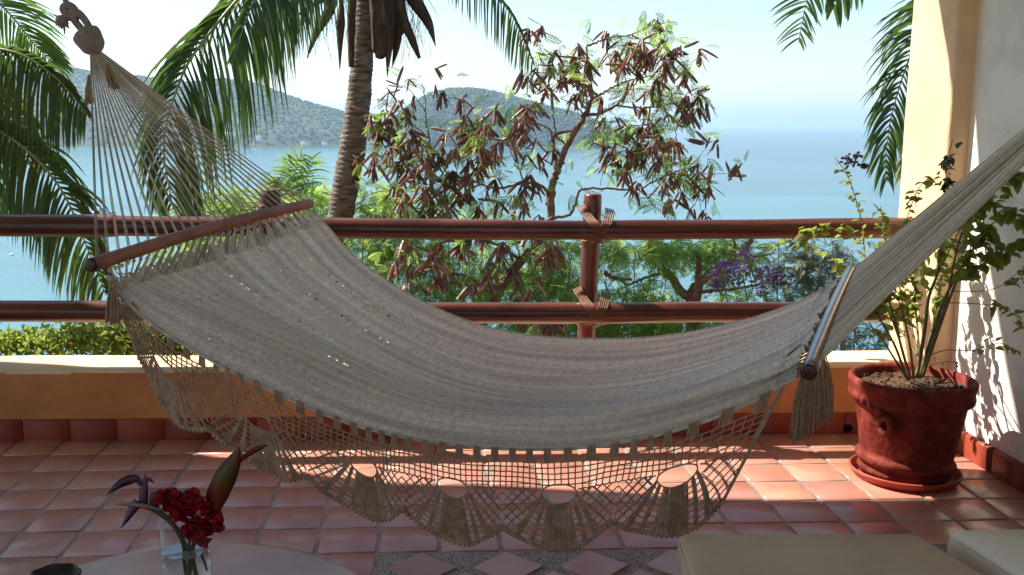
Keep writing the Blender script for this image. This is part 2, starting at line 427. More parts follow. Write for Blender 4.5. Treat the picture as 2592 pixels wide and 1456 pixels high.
def sea_mat():
    mt = bpy.data.materials.new('sea_water'); mt.use_nodes = True
    nt = mt.node_tree; N = nt.nodes; L = nt.links; b = N['Principled BSDF']
    b.inputs['Roughness'].default_value = .22; b.inputs['IOR'].default_value = 1.33
    tc = N.new('ShaderNodeTexCoord'); sp = N.new('ShaderNodeSeparateXYZ'); L.new(tc.outputs['Object'], sp.inputs[0])
    # shallow turquoise inside the bay (west and near), deeper blue to the east and far out
    g = N.new('ShaderNodeMath'); g.operation = 'MULTIPLY_ADD'; g.inputs[1].default_value = .35
    L.new(sp.outputs[1], g.inputs[0]); L.new(sp.outputs[0], g.inputs[2])
    mr = N.new('ShaderNodeMapRange'); mr.interpolation_type = 'SMOOTHSTEP'
    mr.inputs[1].default_value = -150; mr.inputs[2].default_value = 1150; L.new(g.outputs[0], mr.inputs[0])
    mx = N.new('ShaderNodeMix'); mx.data_type = 'RGBA'
    mx.inputs['A'].default_value = (.06, .165, .185, 1); mx.inputs['B'].default_value = (.028, .085, .11, 1)
    L.new(mr.outputs[0], mx.inputs['Factor'])
    mp = N.new('ShaderNodeMapping'); mp.inputs['Scale'].default_value = (.006, .02, .01); L.new(tc.outputs['Object'], mp.inputs[0])
    nz = N.new('ShaderNodeTexNoise'); nz.inputs['Scale'].default_value = 1.0; nz.inputs['Detail'].default_value = 6
    L.new(mp.outputs[0], nz.inputs[0])
    m2 = N.new('ShaderNodeMapRange'); m2.inputs[1].default_value = .35; m2.inputs[2].default_value = .65
    m2.inputs[3].default_value = .82; m2.inputs[4].default_value = 1.2; L.new(nz.outputs[0], m2.inputs[0])
    vm = N.new('ShaderNodeVectorMath'); vm.operation = 'SCALE'; L.new(mx.outputs['Result'], vm.inputs[0]); L.new(m2.outputs[0], vm.inputs['Scale'])
    L.new(vm.outputs[0], b.inputs['Base Color'])
    mp2 = N.new('ShaderNodeMapping'); mp2.inputs['Scale'].default_value = (.12, .3, .2); L.new(tc.outputs['Object'], mp2.inputs[0])
    n2 = N.new('ShaderNodeTexNoise'); n2.inputs['Scale'].default_value = 1.0; n2.inputs['Detail'].default_value = 7
    L.new(mp2.outputs[0], n2.inputs[0])
    bp = N.new('ShaderNodeBump'); bp.inputs['Strength'].default_value = .55; bp.inputs['Distance'].default_value = .6
    L.new(n2.outputs[0], bp.inputs['Height']); L.new(bp.outputs[0], b.inputs['Normal'])
    return mt
M['sea'] = sea_mat()

# ================================================================== SETTING
SEA_Z = -40.0
def plane_grid(xs, ys, zf):
    X, Y = np.meshgrid(xs, ys); Z = zf(X, Y)
    V = np.stack([X, Y, Z], 2).reshape(-1, 3); nx, ny = len(xs), len(ys)
    i, j = np.meshgrid(np.arange(nx-1), np.arange(ny-1)); a = (j*nx+i).ravel()
    return V, np.stack([a, a+1, a+nx+1, a+nx], 1)
mb = MB()
V, F_ = plane_grid(np.linspace(-19000, 19000, 9), np.linspace(20, 20500, 9), lambda X, Y: X*0+SEA_Z)
mb.add(V, F_)
build('sea', mb, M['sea'], kind='structure')

# value noise for terrain
_lat = rng.random((64, 64))
def vnoise(x, y):
    xi = np.floor(x).astype(int); yi = np.floor(y).astype(int); fx = x-xi; fy = y-yi
    fx = fx*fx*(3-2*fx); fy = fy*fy*(3-2*fy)
    g = lambda a, b: _lat[a % 64, b % 64]
    return (g(xi, yi)*(1-fx)+g(xi+1, yi)*fx)*(1-fy)+(g(xi, yi+1)*(1-fx)+g(xi+1, yi+1)*fx)*fy
def fbm(x, y, o=4):
    s = 0; a = .5
    for k in range(o): s = s+a*vnoise(x*2**k+13*k, y*2**k+7*k); a *= .5
    return s
def ico():
    t = (1+5**.5)/2
    V = np.array([(-1,t,0),(1,t,0),(-1,-t,0),(1,-t,0),(0,-1,t),(0,1,t),(0,-1,-t),(0,1,-t),(t,0,-1),(t,0,1),(-t,0,-1),(-t,0,1)], float)
    V /= np.linalg.norm(V[0])
    F = np.array([(0,11,5),(0,5,1),(0,1,7),(0,7,10),(0,10,11),(1,5,9),(5,11,4),(11,10,2),(10,7,6),(7,1,8),(3,9,4),(3,4,2),(3,2,6),(3,6,8),(3,8,9),(4,9,5),(2,4,11),(6,2,10),(8,6,7),(9,8,1)])
    return V, F
ICO_V, ICO_F = ico()

def hill(name, prof, Yc, depth, ridge_n, flabel, skew=0.0, ntree=3200):
    """prof: (u, v) skyline in the photo at distance Yc -> real heights above the sea"""
    P = np.array([W(u, v, Yc) for u, v in prof]); xs = P[:, 0]; hs = P[:, 2]-SEA_Z
    def zf(X, Y):
        h = np.interp(X, xs, hs, left=-8, right=-8)
        yy = (Y-Yc)/depth
        p = np.clip(1-np.abs(yy)**1.9, -.08, 1)
        rel = fbm(X/90+ridge_n, Y/90, 4)-.47
        rel2 = fbm(X/26+ridge_n, Y/26, 3)-.44
        z = h*p + (rel*38+rel2*9)*np.clip(h/50, 0, 1)*np.clip(1-p*.85, .0, 1)*1.0
        return SEA_Z+np.maximum(z, -6)
    gx = np.linspace(xs[0]-20, xs[-1]+20, 150); gy = np.linspace(Yc-depth*1.04, Yc+depth*.7, 70)
    V, F = plane_grid(gx, gy, zf); mb = MB(); mb.add(V, F)
    build(name, mb, M['hill'], smooth=True, kind='structure')
    # canopy
    X = rng.uniform(xs[0], xs[-1], ntree*3); Y = rng.uniform(Yc-depth, Yc+depth*.12, ntree*3)
    Z = zf(X, Y); ok = Z > SEA_Z+4; X, Y, Z = X[ok][:ntree], Y[ok][:ntree], Z[ok][:ntree]
    r = rng.uniform(2.4, 5.0, len(X)); mb = MB()
    rot = rot_from(rng.normal(size=(len(X), 3)))
    mb.inst(ICO_V, [ICO_F], np.stack([X, Y, Z+r*.02], 1), rot, np.stack([r, r*rng.uniform(.8, 1.2, len(X)), r*rng.uniform(.7, 1., len(X))], 1))
    o = build('forest', mb, M['forest'], smooth=True, kind='stuff', label=flabel)
    return zf
zf_i = hill('island', [(935,372),(985,318),(1010,290),(1045,262),(1090,236),(1140,227),(1180,226),(1230,229),(1290,243),(1340,257),(1400,276),(1450,286),(1500,302),(1535,322),(1556,340),(1566,358),(1582,374)], 2080, 150, 3.0, 'hazy green woodland covering the island')
zf_l = hill('headland', [(-420,120),(-200,128),(0,150),(90,166),(150,168),(200,178),(260,190),(330,190),(385,198),(470,212),(560,204),(620,205),(660,216),(720,240),(780,260),(840,277),(890,292),(940,315),(1000,345),(1050,374)], 2260, 470, 11.0, 'hazy green woodland covering the headland across the bay', ntree=5200)

# pale beach strip at the foot of the headland and surf line at the island
mb = MB()
for (u0, u1, va, vb) in [(690, 1010, 369.5, 372.0)]:
    a, b_ = WZ(u0, vb, SEA_Z), WZ(u1, va, SEA_Z)
    P = [WZ(u, v, SEA_Z)+np.array([0, 0, .8]) for u, v in [(690,373.6),(760,371.8),(830,370.6),(900,370.2),(960,370.2),(1010,369.5)]]
    P = arc_resample(np.array(P), 12); mb.ribbon(P, 14, (0, 1, 0))
build('beach', mb, M['sand'], kind='structure')
mb = MB()
P = np.array([WZ(u, v, SEA_Z)+np.array([0, 0, .5]) for u, v in [(1240,374.5),(1330,373.6),(1420,372.8),(1500,372.0),(1560,371.2)]])
mb.ribbon(arc_resample(P, 14), 5, (0, 1, 0)); build('surf', mb, M['boat_w'], kind='structure')

# near hillside below the terrace
def zslope(X, Y):
    z = -1.6-(Y-4.9)*.62
    return np.maximum(z+(fbm(X/3, Y/3)-.47)*.9, SEA_Z-1.5)
mb = MB(); V, F_ = plane_grid(np.linspace(-60, 60, 80), np.linspace(4.87, 70, 60), zslope); mb.add(V, F_)
build('hillside', mb, M['ground'], smooth=True, kind='structure')

# haze: one closed box of even air
mb = MB(); mb.box((-19500, -60, SEA_Z-1), (19500, 20800, 190))
haze = build('haze', mb, None, kind='stuff', label='pale sea haze over the whole bay')
hm = bpy.data.materials.new('haze_air'); hm.use_nodes = True
hn = hm.node_tree; hn.nodes.remove(hn.nodes['Principled BSDF'])
pv = hn.nodes.new('ShaderNodeVolumePrincipled'); pv.inputs['Color'].default_value = (.50, .68, .88, 1)
pv.inputs['Density'].default_value = 1.4e-4; pv.inputs['Anisotropy'].default_value = .25
hn.links.new(pv.outputs[0], hn.nodes['Material Output'].inputs['Volume'])
haze.data.materials.append(hm)

# ------------------------------------------------------------------ floor
T = 0.2142; GX0, GY0 = -1.45, 4.3137
YW = GY0+T                                 # inner face of the parapet, one tile beyond row 0
mb = MB(); mb.box((-6, -3.4, -.25), (2.6, YW+.1, -.0035))
floor = build('floor', mb, M['grout'], kind='structure')
tile_vars = []
for k in range(4):
    mb = MB(); g = .0078; h_ = T/2-g
    # slightly irregular handmade tile, 12 vertices
    j = rng.normal(0, .0014, (4, 2)); b = .003
    c = np.array([(-h_, -h_), (h_, -h_), (h_, h_), (-h_, h_)])+j
    ci = c-np.sign(c)*b
    Vt = [(*p, -.012) for p in c]+[(*p, -.0015) for p in c]+[(*p, 0) for p in ci]
    mb.add(Vt, [(3,2,1,0),(0,1,5,4),(1,2,6,5),(2,3,7,6),(3,0,4,7),(4,5,9,8),(5,6,10,9),(6,7,11,10),(7,4,8,11),(8,9,10,11)])
    tile_vars.append(mb.mesh('tile', M['tile']))
STRIP_X0, STRIP_Y = GX0+6*T, GY0-5*T
nt_ = 0
for r in range(-1, 9):
    for c in range(-4, 18):
        x = GX0+(c+.5)*T; y = GY0-(r+.5)*T
        if y < STRIP_Y and x > STRIP_X0: continue
        if x > 2.36 and r < 0: continue
        o = link('tile', tile_vars[rng.integers(4)], floor)
        o.location = (x, y, rng.normal(0, .0007)); o.rotation_euler = (rng.normal(0, .0035), rng.normal(0, .0035), rng.normal(0, .004)+math.pi/2*rng.integers(4))
        nt_ += 1
# pebble strip with lozenge tiles
mb = MB(); mb.box((STRIP_X0+.008, STRIP_Y-1.0, -.012), (2.4, STRIP_Y-.002, -.002))
build('pebble_strip', mb, M['pebble'], floor)
loz = MB(); hd = .118
a4 = [(hd-.02, -.02), (hd, 0), (hd-.02, .02), (.02, hd-.02), (0, hd), (-.02, hd-.02), (-hd+.02, .02), (-hd, 0), (-hd+.02, -.02), (-.02, -hd+.02), (0, -hd), (.02, -hd+.02)]
n4 = len(a4)
Vt = [(*p, -.006) for p in a4]+[(p[0]*.97, p[1]*.97, .003) for p in a4]
loz.add(Vt, [tuple(range(n4, 2*n4))]); loz.add(Vt, [(i, (i+1) % n4, n4+(i+1) % n4, n4+i) for i in range(n4)])
loz_me = loz.mesh('lozenge_tile', M['tile'])
for r in range(4):
    for c in range(9):
        x = -.01+c*.287+(r % 2)*.1435; y = STRIP_Y-.128-r*.152
        if x > 2.3: continue
        o = link('lozenge_tile', loz_me, floor); o.location = (x, y, 0)
# plain floor behind the photographer: terracotta slab
mb = MB(); mb.box((-6, -3.4, -.012), (2.45, GY0-9*T-.01, -.002)); build('plain_floor', mb, M['tile'], floor)
mb = MB(); mb.box((-6, GY0-9*T-.002, -.012), (GX0-4*T-.008, YW, -.001)); build('plain_floor', mb, M['tile'], floor)

# ------------------------------------------------------------------ parapet wall
PAR_H, PAR_T = .33, .325
def rounded_wall(x0, x1, y0, y1, z0, z1, rad, n=5, seg=60, wob=.003):
    ang = np.linspace(0, math.pi/2, n)
    prof = [(y0, z0)]+[(y0+rad-rad*math.cos(a), z1-rad+rad*math.sin(a)) for a in ang]+[(y1-rad+rad*math.sin(a), z1-rad+rad*math.cos(a)) for a in ang]+[(y1, z0)]
    xs = np.linspace(x0, x1, seg); k = len(prof); V = []
    for i, x in enumerate(xs):
        for (y, z) in prof:
            w = wob*(fbm(np.array(x*3.1), np.array(z*5+y*4+3))-.47)*2 if z > z0+.01 else 0
            V.append((x, y+w, z+w))
    V = np.array(V); i, j = np.meshgrid(np.arange(seg-1), np.arange(k-1)); a = (i*k+j).ravel()
    return V, np.stack([a, a+k, a+k+1, a+1], 1), k, seg
wall = thing('parapet_wall', 'low ochre stucco parapet wall with sunlight coloured into its cream top under the log railing', 'wall', (0, YW, 0))
V, F_, k, seg = rounded_wall(-6, 2.6, YW, YW+PAR_T, -.2, PAR_H, .018, wob=.006)
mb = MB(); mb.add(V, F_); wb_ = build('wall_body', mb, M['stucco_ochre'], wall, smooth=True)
wb_.data.materials.append(M['stucco_cream'])  # paler stucco on the top: sunlight put into the colour
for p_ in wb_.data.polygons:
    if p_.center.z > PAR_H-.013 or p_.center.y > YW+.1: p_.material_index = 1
mb = MB(); mb.box((-6, YW+.004, -6), (2.6, YW+PAR_T-.004, -.205)); build('footing', mb, M['stucco_ochre'], wall)
# baseboard pieces
bb = MB(); L_ = T-.006
V = [(-L_/2, 0, -.0), (L_/2, 0, 0), (L_/2, -.014, 0), (-L_/2, -.014, 0), (-L_/2, -.014, .088), (L_/2, -.014, .088), (-L_/2, -.009, .098), (L_/2, -.009, .098), (-L_/2, 0, .1), (L_/2, 0, .1)]
bb.add(V, [(3,2,5,4),(4,5,7,6),(6,7,9,8),(0,3,4),(0,4,6),(0,6,8),(1,5,2),(1,7,5),(1,9,7)])
bb_me = bb.mesh('baseboard_tile', M['tile_dark'])
for c in range(-4, 18):
    x = GX0+(c+.62)*T
    if x > 2.33: break
    o = link('baseboard_tile', bb_me, wall); o.location = (x, 0, 0)
    o.matrix_parent_inverse = Matrix.Identity(4); o.location = (x, -.001+rng.normal(0, .0008), 0.001); o.rotation_euler = (0, 0, rng.normal(0, .004))
mb = MB(); mb.lathe([(0.001, 0), (.021, 0), (.024, .004), (.024, .012)], 20)  # dark disc on the tile, shade inside the hole put into its colour
o = build('drain_hole', mb, M['dark'], wall, smooth=True)
dp = W(2147, 1098, YW-.02); o.matrix_parent_inverse = Matrix.Identity(4); o.location = (dp[0], -.0165, .026); o.rotation_euler = (RAD(-90), 0, 0)

# ------------------------------------------------------------------ pillar and side wall
def slab(x0, x1, y0, y1, z0, z1, rad, material, name, parent=None, wob=.004):
    """vertical rounded-corner block"""
    pts = []
    for (cx_, cy_, a0) in [(x1-rad, y1-rad, 0), (x0+rad, y1-rad, 90), (x0+rad, y0+rad, 180), (x1-rad, y0+rad, 270)]:
        for a in np.linspace(a0, a0+90, 5): pts.append((cx_+rad*math.cos(RAD(a)), cy_+rad*math.sin(RAD(a))))
    pts = np.array(pts); n = len(pts); zs = np.linspace(z0, z1, 30); V = []
    ctr = pts.mean(0)
    for z in zs:
        for i, p in enumerate(pts):
            w = wob*(fbm(np.array(z*2.3+i*.7), np.array(i*1.3))-.47)*2
            V.append((p[0]+w*np.sign(p[0]-ctr[0]), p[1]+w*np.sign(p[1]-ctr[1]), z))
    mb = MB(); i = np.arange(n); j = (i+1) % n
    mb.add(V, np.concatenate([np.stack([a*n+i, a*n+j, (a+1)*n+j, (a+1)*n+i], 1) for a in range(len(zs)-1)]))
    mb.add([(p[0], p[1], z1) for p in pts], [tuple(range(n))])
    return build(name, mb, material, parent, smooth=True)
pil = slab(2.33, 2.62, 4.39, 4.83, 0, 3.5, .03, M['stucco_cream'], 'pillar')
tag(pil, 'sunlit cream stucco pillar holding up the terrace roof at the right', 'pillar')
sw = thing('side_wall', 'rough white stucco side wall dappled with leaf shadows behind the pot', 'wall', (2.42, 2, 0))
mb = MB()
V, F_ = plane_grid(np.linspace(-3.4, 4.42, 120), np.linspace(-.2, 3.49, 50), lambda X, Y: X*0)
V2 = np.stack([2.42+(fbm(V[:, 0]*2.2, V[:, 1]*2.2)-.47)*.012, V[:, 0], V[:, 1]], 1)
mb.add(V2, F_[:, ::-1]); mb.box((2.435, -3.4, -.2), (2.7, 4.42, 3.49))
build('wall_body', mb, M['stucco_white'], sw, smooth=True)
for c in range(20):
    y = 4.39-(c+.5)*T*1.02
    if y < .2: break
    o = link('baseboard_tile', bb_me, sw); o.matrix_parent_inverse = Matrix.Identity(4)
    o.location = (-.004, y-2, .001); o.rotation_euler = (0, 0, RAD(-90)+rng.normal(0, .004)); o.scale = (1, 1.5, 1.06)

# unseen roof slab, eave outline shaped to set where its shade falls
ZR = 3.5
eave = [(-6, 6.9), (-4.6, 6.3), (-3.7, 5.87), (-3.16, 5.73), (-2.82, 5.56), (-2.35, 5.32), (-2.0, 5.205), (-1.6, 5.165), (-1.13, 5.08), (-.84, 5.0), (-.4, 4.965), (.2, 4.96), (.9, 5.03), (1.3, 5.04), (1.8, 4.93), (2.3, 4.95), (3.0, 4.95)]
eave = [(x-.294-.546, y+.322) for x, y in eave]; eave[0] = (-7.5, eave[0][1]); eave[-1] = (3.2, eave[-1][1])
roof = thing('terrace_roof', 'plastered terrace roof slab, out of view, eave shaped to place its shadow', 'roof', (0, 2, ZR))
mb = MB(); e = eave; n = len(e)
V = [(x, -3.4, ZR) for x, y in e]+[(x, y, ZR) for x, y in e]+[(x, y, ZR+.22) for x, y in e]+[(x, -3.4, ZR+.22) for x, y in e]
F_ = []
for i in range(n-1):
    for a in range(4):
        b = (a+1) % 4; F_.append((a*n+i, b*n+i, b*n+i+1, a*n+i+1))
F_ += [(0, n, 2*n, 3*n), (n-1, 4*n-1, 3*n-1, 2*n-1)]
mb.add(V, F_); build('roof_slab', mb, M['ceiling'], roof)

# ------------------------------------------------------------------ log railing
rail = thing('log_railing', 'dark red varnished log railing with two rails and lashed posts', 'railing', (0, 4.63, PAR_H))
def log(name, P, r, mat_, parent, wob=.0045, n=20, cap=True):
    P = np.asarray(P, float)
    Q = cr(P, 90); Q[:, 2] += .006*np.array([float(fbm(np.array(i*.07+r*300), np.array(2.)))-.47 for i in range(90)])*2; rr = r+wob*(np.array([float(fbm(np.array(i*.11), np.array(r*40+P[0][2]*9))) for i in range(90)])-.47)*3
    mb = MB(); mb.tube(Q, rr, n, cap); return build(name, mb, mat_, parent, smooth=True)
YR = 4.655
up = [W(u, v, YR) for u, v in [(0,570),(330,573),(650,575),(1300,582),(1800,580),(2260,577)]]
up = [up[0]+(up[0]-up[1])*7]+up+[up[-1]+(up[-1]-up[-2])*.25]
log('upper_rail', up, .0485, M['wood'], rail)
lo = [W(u, v, YR) for u, v in [(0,789),(500,790),(1300,792),(1900,790),(2330,790)]]
lo = [lo[0]+(lo[0]-lo[1])*5]+lo
log('lower_rail', lo, .0495, M['wood'], rail)
YP = YR+.1
def post(px_top, v_top, px_bot, w, mt):
    a = W(px_top, v_top, YP); b = W(px_bot, 850, YP); d = (b-a)/(a[2]-b[2]); b = a+d*(a[2]-PAR_H+.01)
    P = np.array([a, a*.66+b*.34, a*.33+b*.67, b]); Q = cr(P, 40); mb = MB()
    rr = np.full(40, w); rr[0] = w*.86; rr[1] = w*.97
    Q = np.vstack([Q[:1], Q[:1]-np.array([0, 0, .006]), Q[2:]])
    mb.tube(Q, rr, 20); return build('post', mb, mt, rail, smooth=True), a, b
_, pa, pb = post(1501, 491, 1484, .044, M['wood_v'])
_, qa, qb = post(684, 479, 681, .050, M['wood_grey'])
def lashing(px, zc, rr, parent, s=1):
    """V-crossing lashing over rail (axis X) and post behind"""
    mb = MB(); cx_, cy_ = px, YR
    def surf(x, z):
        dz = min(abs(z-zc), rr); y = cy_-math.sqrt(max(0, rr*rr-dz*dz))-.004
        if abs(z-zc) > rr: y = cy_-.006+min(.05, (abs(z-zc)-rr)*1.6)
        return np.array([x, y, z])
    for k in range(5):
        o_ = (k-2)*.0072
        # left arm: from above the rail at the post's left, down to the right
        pts = []
        for t in np.linspace(0, 1, 14):
            x = cx_-.060+.105*t+o_*1.1; z = zc+.090-.150*t+o_*.5
            pts.append(surf(x, z))
        pts = [pts[0]+np.array([-.004, .05, .012])]+pts+[pts[-1]+np.array([.01, .03, -.01])]
        mb.tube(cr(pts, 30), .0036, 6)
        pts = []
        for t in np.linspace(0, 1, 14):
            x = cx_+.070-.085*t+o_*1.25; z = zc+.078-.132*t-o_*.25
            pts.append(surf(x, z)-np.array([0, .004, 0]) if t < .45 else surf(x, z)+np.array([0, .003, 0]))
        pts = [pts[0]+np.array([.004, .05, .012])]+pts+[pts[-1]+np.array([-.01, .03, -.01])]
        mb.tube(cr(pts, 30), .0036, 6)
    for k in range(3):      # turns round the post below the rail
        A = np.linspace(-1.2, 1.2, 14)+math.pi
        P = [(cx_-.012+.052*math.sin(-a), YP+.052*math.cos(a), zc-rr-.006-k*.006+.008*math.cos(a*1.0+.5)) for a in A]
        mb.tube(P, .0048, 6)
    build('lashing', mb, M['lashing'], parent, smooth=True)
ur = W(1510, 581, YR); lr = W(1500, 791, YR)
lashing(ur[0], ur[2], .0485, rail); lashing(lr[0], lr[2], .0495, rail)
l2 = W(690, 575, YR); lashing(l2[0], l2[2], .0485, rail)
l3 = W(690, 790, YR); lashing(l3[0], l3[2], .0495, rail)
mb = MB(); e_ = W(2322, 575, YR)
for k in range(6):
    A = np.linspace(0, 2*math.pi, 20)
    mb.tube([(e_[0]-.02+k*.011+.01*math.sin(a), YR+.052*math.cos(a), e_[2]+.052*math.sin(a)) for a in A], .0055, 6, cap=False)
build('lashing', mb, M['lashing'], rail, smooth=True)

# ================================================================== HAMMOCK
ham = thing('hammock', 'big natural cotton hammock with wooden spreader bars and crochet lace fringe', 'hammock', (.2, 3.3, .6))
YBN0, YBF0 = 2.92, 4.2          # left bar near / far depth
YBN1, YBF1 = 2.70, 3.9          # right bar
LB0, LB1 = W(232, 671, YBN0), W(784, 516, YBF0)
RB0, RB1 = W(2047, 941, YBN1-.01), W(2156, 681, YBF1-.01)
def bar(a, b, ra, rb, mt='bar_wood'):
    P = [a+(b-a)*t+np.array([0, 0, .012*math.sin(math.pi*t)]) for t in np.linspace(0, 1, 24)]
    r = np.linspace(ra, rb, 24); mb = MB()
    d = nrm(b-a)
    P = [P[0]-d*.006]+P+[P[-1]+d*.006]; r = np.r_[ra*.8, r, rb*.8]
    mb.tube(P, r, 18); o = build('spreader_bar', mb, M[mt], ham, smooth=True)
    mb = MB(); mb.tube([a-d*.010, a-d*.0075, a+d*.012], [ra*.72, ra*.98, ra*1.03], 18); build('end_cap', mb, M['bar_end'], o, smooth=True)
bar(LB0, LB1, .0215, .0205); bar(RB0, RB1, .0235, .0205, 'bar_gloss')

# bed surface
NB, NV = 420, 132
border = cr([(272,697),(330,772),(400,832),(500,893),(600,948),(750,1019),(900,1077),(1050,1113),(1200,1131),(1350,1138),(1500,1131),(1650,1106),(1800,1062),(1900,1020),(1975,978),(2014,958)], 200)
ridge = cr([(296,692),(400,747),(520,797),(640,845),(760,897),(900,963),(1050,1019),(1200,1048),(1350,1058),(1500,1052),(1650,1028),(1800,990),(1900,962),(1980,932),(2024,905)], 200)
far = cr([(792,532),(830,575),(900,652),(1000,724),(1100,778),(1200,818),(1300,843),(1400,855),(1500,858),(1600,857),(1700,848),(1800,830),(1900,806),(2000,772),(2060,745),(2098,724),(2120,706)], 200)
border = arc_resample(border, NB); ridge = arc_resample(ridge, NB); far = arc_resample(far, NB)
S_ = np.linspace(0, 1, NB)
Yn = np.interp(S_, [0, .15, .5, .85, 1], [2.95, 2.88, 2.80, 2.72, 2.70])
Yf = np.interp(S_, [0, .12, .3, .6, 1], [4.17, 4.08, 3.94, 3.82, 3.86])
bed = np.zeros((NB, NV, 3))
vv = np.linspace(0, 1, NV)
for i in range(NB):
    s = S_[i]; e_ = math.sin(math.pi*min(1, max(0, s)))**.7
    B = W(*border[i], Yn[i]); Rg = W(*ridge[i], Yn[i]+.035+.02*e_); Fa = W(*far[i], Yf[i])
    sag = .085*e_
    p1 = Rg+(Fa-Rg)*.10+np.array([0, 0, -.004-.012*e_])
    q = [B, B*.45+Rg*.55+np.array([0, -.018*e_, -.004*e_]), Rg, p1,
         Rg+(Fa-Rg)*.33+np.array([0, 0, -sag*.9]), Rg+(Fa-Rg)*.62+np.array([0, 0, -sag]), Rg+(Fa-Rg)*.86+np.array([0, 0, -sag*.45]), Fa]
    kn = np.array([0, .5, 1, 1.6, 3, 4.3, 5.4, 6.2])/6.2
    Q = cr(np.array(q), 80); tk = np.interp(np.linspace(0, 7, 80), np.arange(8), kn)
    bed[i] = np.stack([np.interp(vv, tk, Q[:, a]) for a in range(3)], 1)
# lengthwise puckers
UU, VV = np.meshgrid(S_, vv, indexing='ij')
amp = .0035+.006*np.exp(-(UU/.16)**2)+.012*np.exp(-((1-UU)/.16)**2)
frq = 1+.6*np.exp(-((1-UU)/.2)**2)
wr = (fbm(UU*3.0+5, VV*26)-.47)*2.4+(fbm(UU*5, VV*60+9)-.47)*1.3
Nn = np.cross(np.gradient(bed, axis=0), np.gradient(bed, axis=1)); Nn /= np.maximum(1e-9, np.linalg.norm(Nn, axis=2))[:, :, None]
Nn[Nn[:, :, 2] < 0] *= -1
bed += Nn*(amp*wr*np.clip(VV*12, 0, 1)*np.clip((1-VV)*12, 0, 1))[:, :, None]
bed += Nn*(.0008*rng.normal(size=(NB, NV)))[:, :, None]
for v0 in (.17, .25, .335, .45, .50, .58, .66, .74, .80, .88):
    ctr_ = v0+.006*np.sin(UU*7+v0*30); bed += Nn*(.0055*np.exp(-((VV-ctr_)/.007)**2)*rng.uniform(.6, 1.2))[:, :, None]
idx = np.arange(NB*NV).reshape(NB, NV)
Fq = np.stack([idx[:-1, :-1], idx[1:, :-1], idx[1:, 1:], idx[:-1, 1:]], 2).reshape(-1, 4)
iu = np.repeat(np.arange(NB-1), NV-1); iv = np.tile(np.arange(NV-1), NB-1)
keep = np.ones(len(Fq), bool)
for (v0, u0, u1, pr) in [(.26, .03, .20, .5), (.27, .18, .34, .55), (.335, .02, .16, .35), (.50, .03, .33, .32), (.66, .02, .30, .35), (.80, .05, .25, .25), (.30, .60, .8, .22), (.46, .35, .5, .12), (.075, .12, .2, .3)]:
    row = int(v0*(NV-1)); selr = (iv == row) & (iu > u0*NB) & (iu < u1*NB) & (rng.random(len(Fq)) < pr) & ((iu//3) % 2 == 0)
    keep &= ~selr
# small openings where the weave gathers at the left bar and the right bar
gl = (iu < 9) & ((iv % 5) < 2) & (iu < 3+rng.integers(0, 7, len(Fq)))
keep &= ~gl
mb = MB(); mb.add(bed.reshape(-1, 3), Fq[keep])
bo = build('woven_bed', mb, M['cloth'], ham, smooth=True)
me = bo.data; uvl = me.uv_layers.new(name='UVMap')
vi = np.zeros(len(me.loops), np.int32); me.loops.foreach_get('vertex_index', vi)
uvc = np.stack([UU.ravel()[vi], VV.ravel()[vi]], 1).astype(np.float32)
uvl.data.foreach_set('uv', uvc.ravel())
# rolled border cords
for nm_, P_, r_ in (('edge_cord', bed[:, 0]+np.array([0, -.001, 0]), .0045), ('edge_cord', bed[:, -1], .004)):
    mb = MB(); mb.tube(P_, r_, 6); build(nm_, mb, M['lace_pale'], ham, smooth=True)
# net between bar and bed (tufts), both ends
NT = 31
def tufts(A, Bp, row, s_in, nm):
    for k in range(NT):
        t = (k+.5)/NT; p = A+(Bp-A)*t+np.array([0, 0, .012*math.sin(math.pi*t)-.012])
        mb = MB()
        for d in np.linspace(-.0155, .0155, 6):
            j = int(np.clip((t+d), 0, 1)*(NV-1)); tgt = bed[row(s_in), j]
            mid = p+(tgt-p)*.35+np.array([0, 0, -.002])
            mb.tube(cr([p, mid, tgt], 6), .0021, 4, cap=False)
        kn_ = p+(bed[row(2), int(t*(NV-1))]-p)*.38
        mb.tube([kn_-.006*nrm(kn_-p), kn_, kn_+.012*nrm(kn_-p)], [.002, .0065, .003], 6)
        build(nm, mb, M['cord'], ham, smooth=True)
tufts(LB0+(LB1-LB0)*.04, LB1-(LB1-LB0)*.01, lambda s: s, 11, 'end_tuft')
tufts(RB0+(RB1-RB0)*.03, RB1-(RB1-RB0)*.01, lambda s: NB-1-s, 14, 'end_tuft')

# suspension strings, left: bar -> knot
KN = W(238, 118, 3.55)
for k in range(27):
    t = (k+.35)/27; a = LB0+(LB1-LB0)*(t*.985+.005)+np.array([0, 0, .012*math.sin(math.pi*t)+.018])
    e_ = KN+np.array([(t-.5)*.02, (t-.4)*.03, -.01])
    mb = MB()
    for dd in (-1, 1):
        w_ = np.array([.0016*dd, .003*dd, 0]); sagv = np.array([0, 0, -.004*rng.random()])
        mb.tube(cr([a+w_, a*.5+e_*.5+sagv+w_*.7, e_], 8), .0020, 5, cap=False)
    # through the bar to the tuft
    mb.tube([a, a-np.array([0, 0, .045])], .0026, 4)
    build('suspension_string', mb, M['cord'], ham, smooth=True)
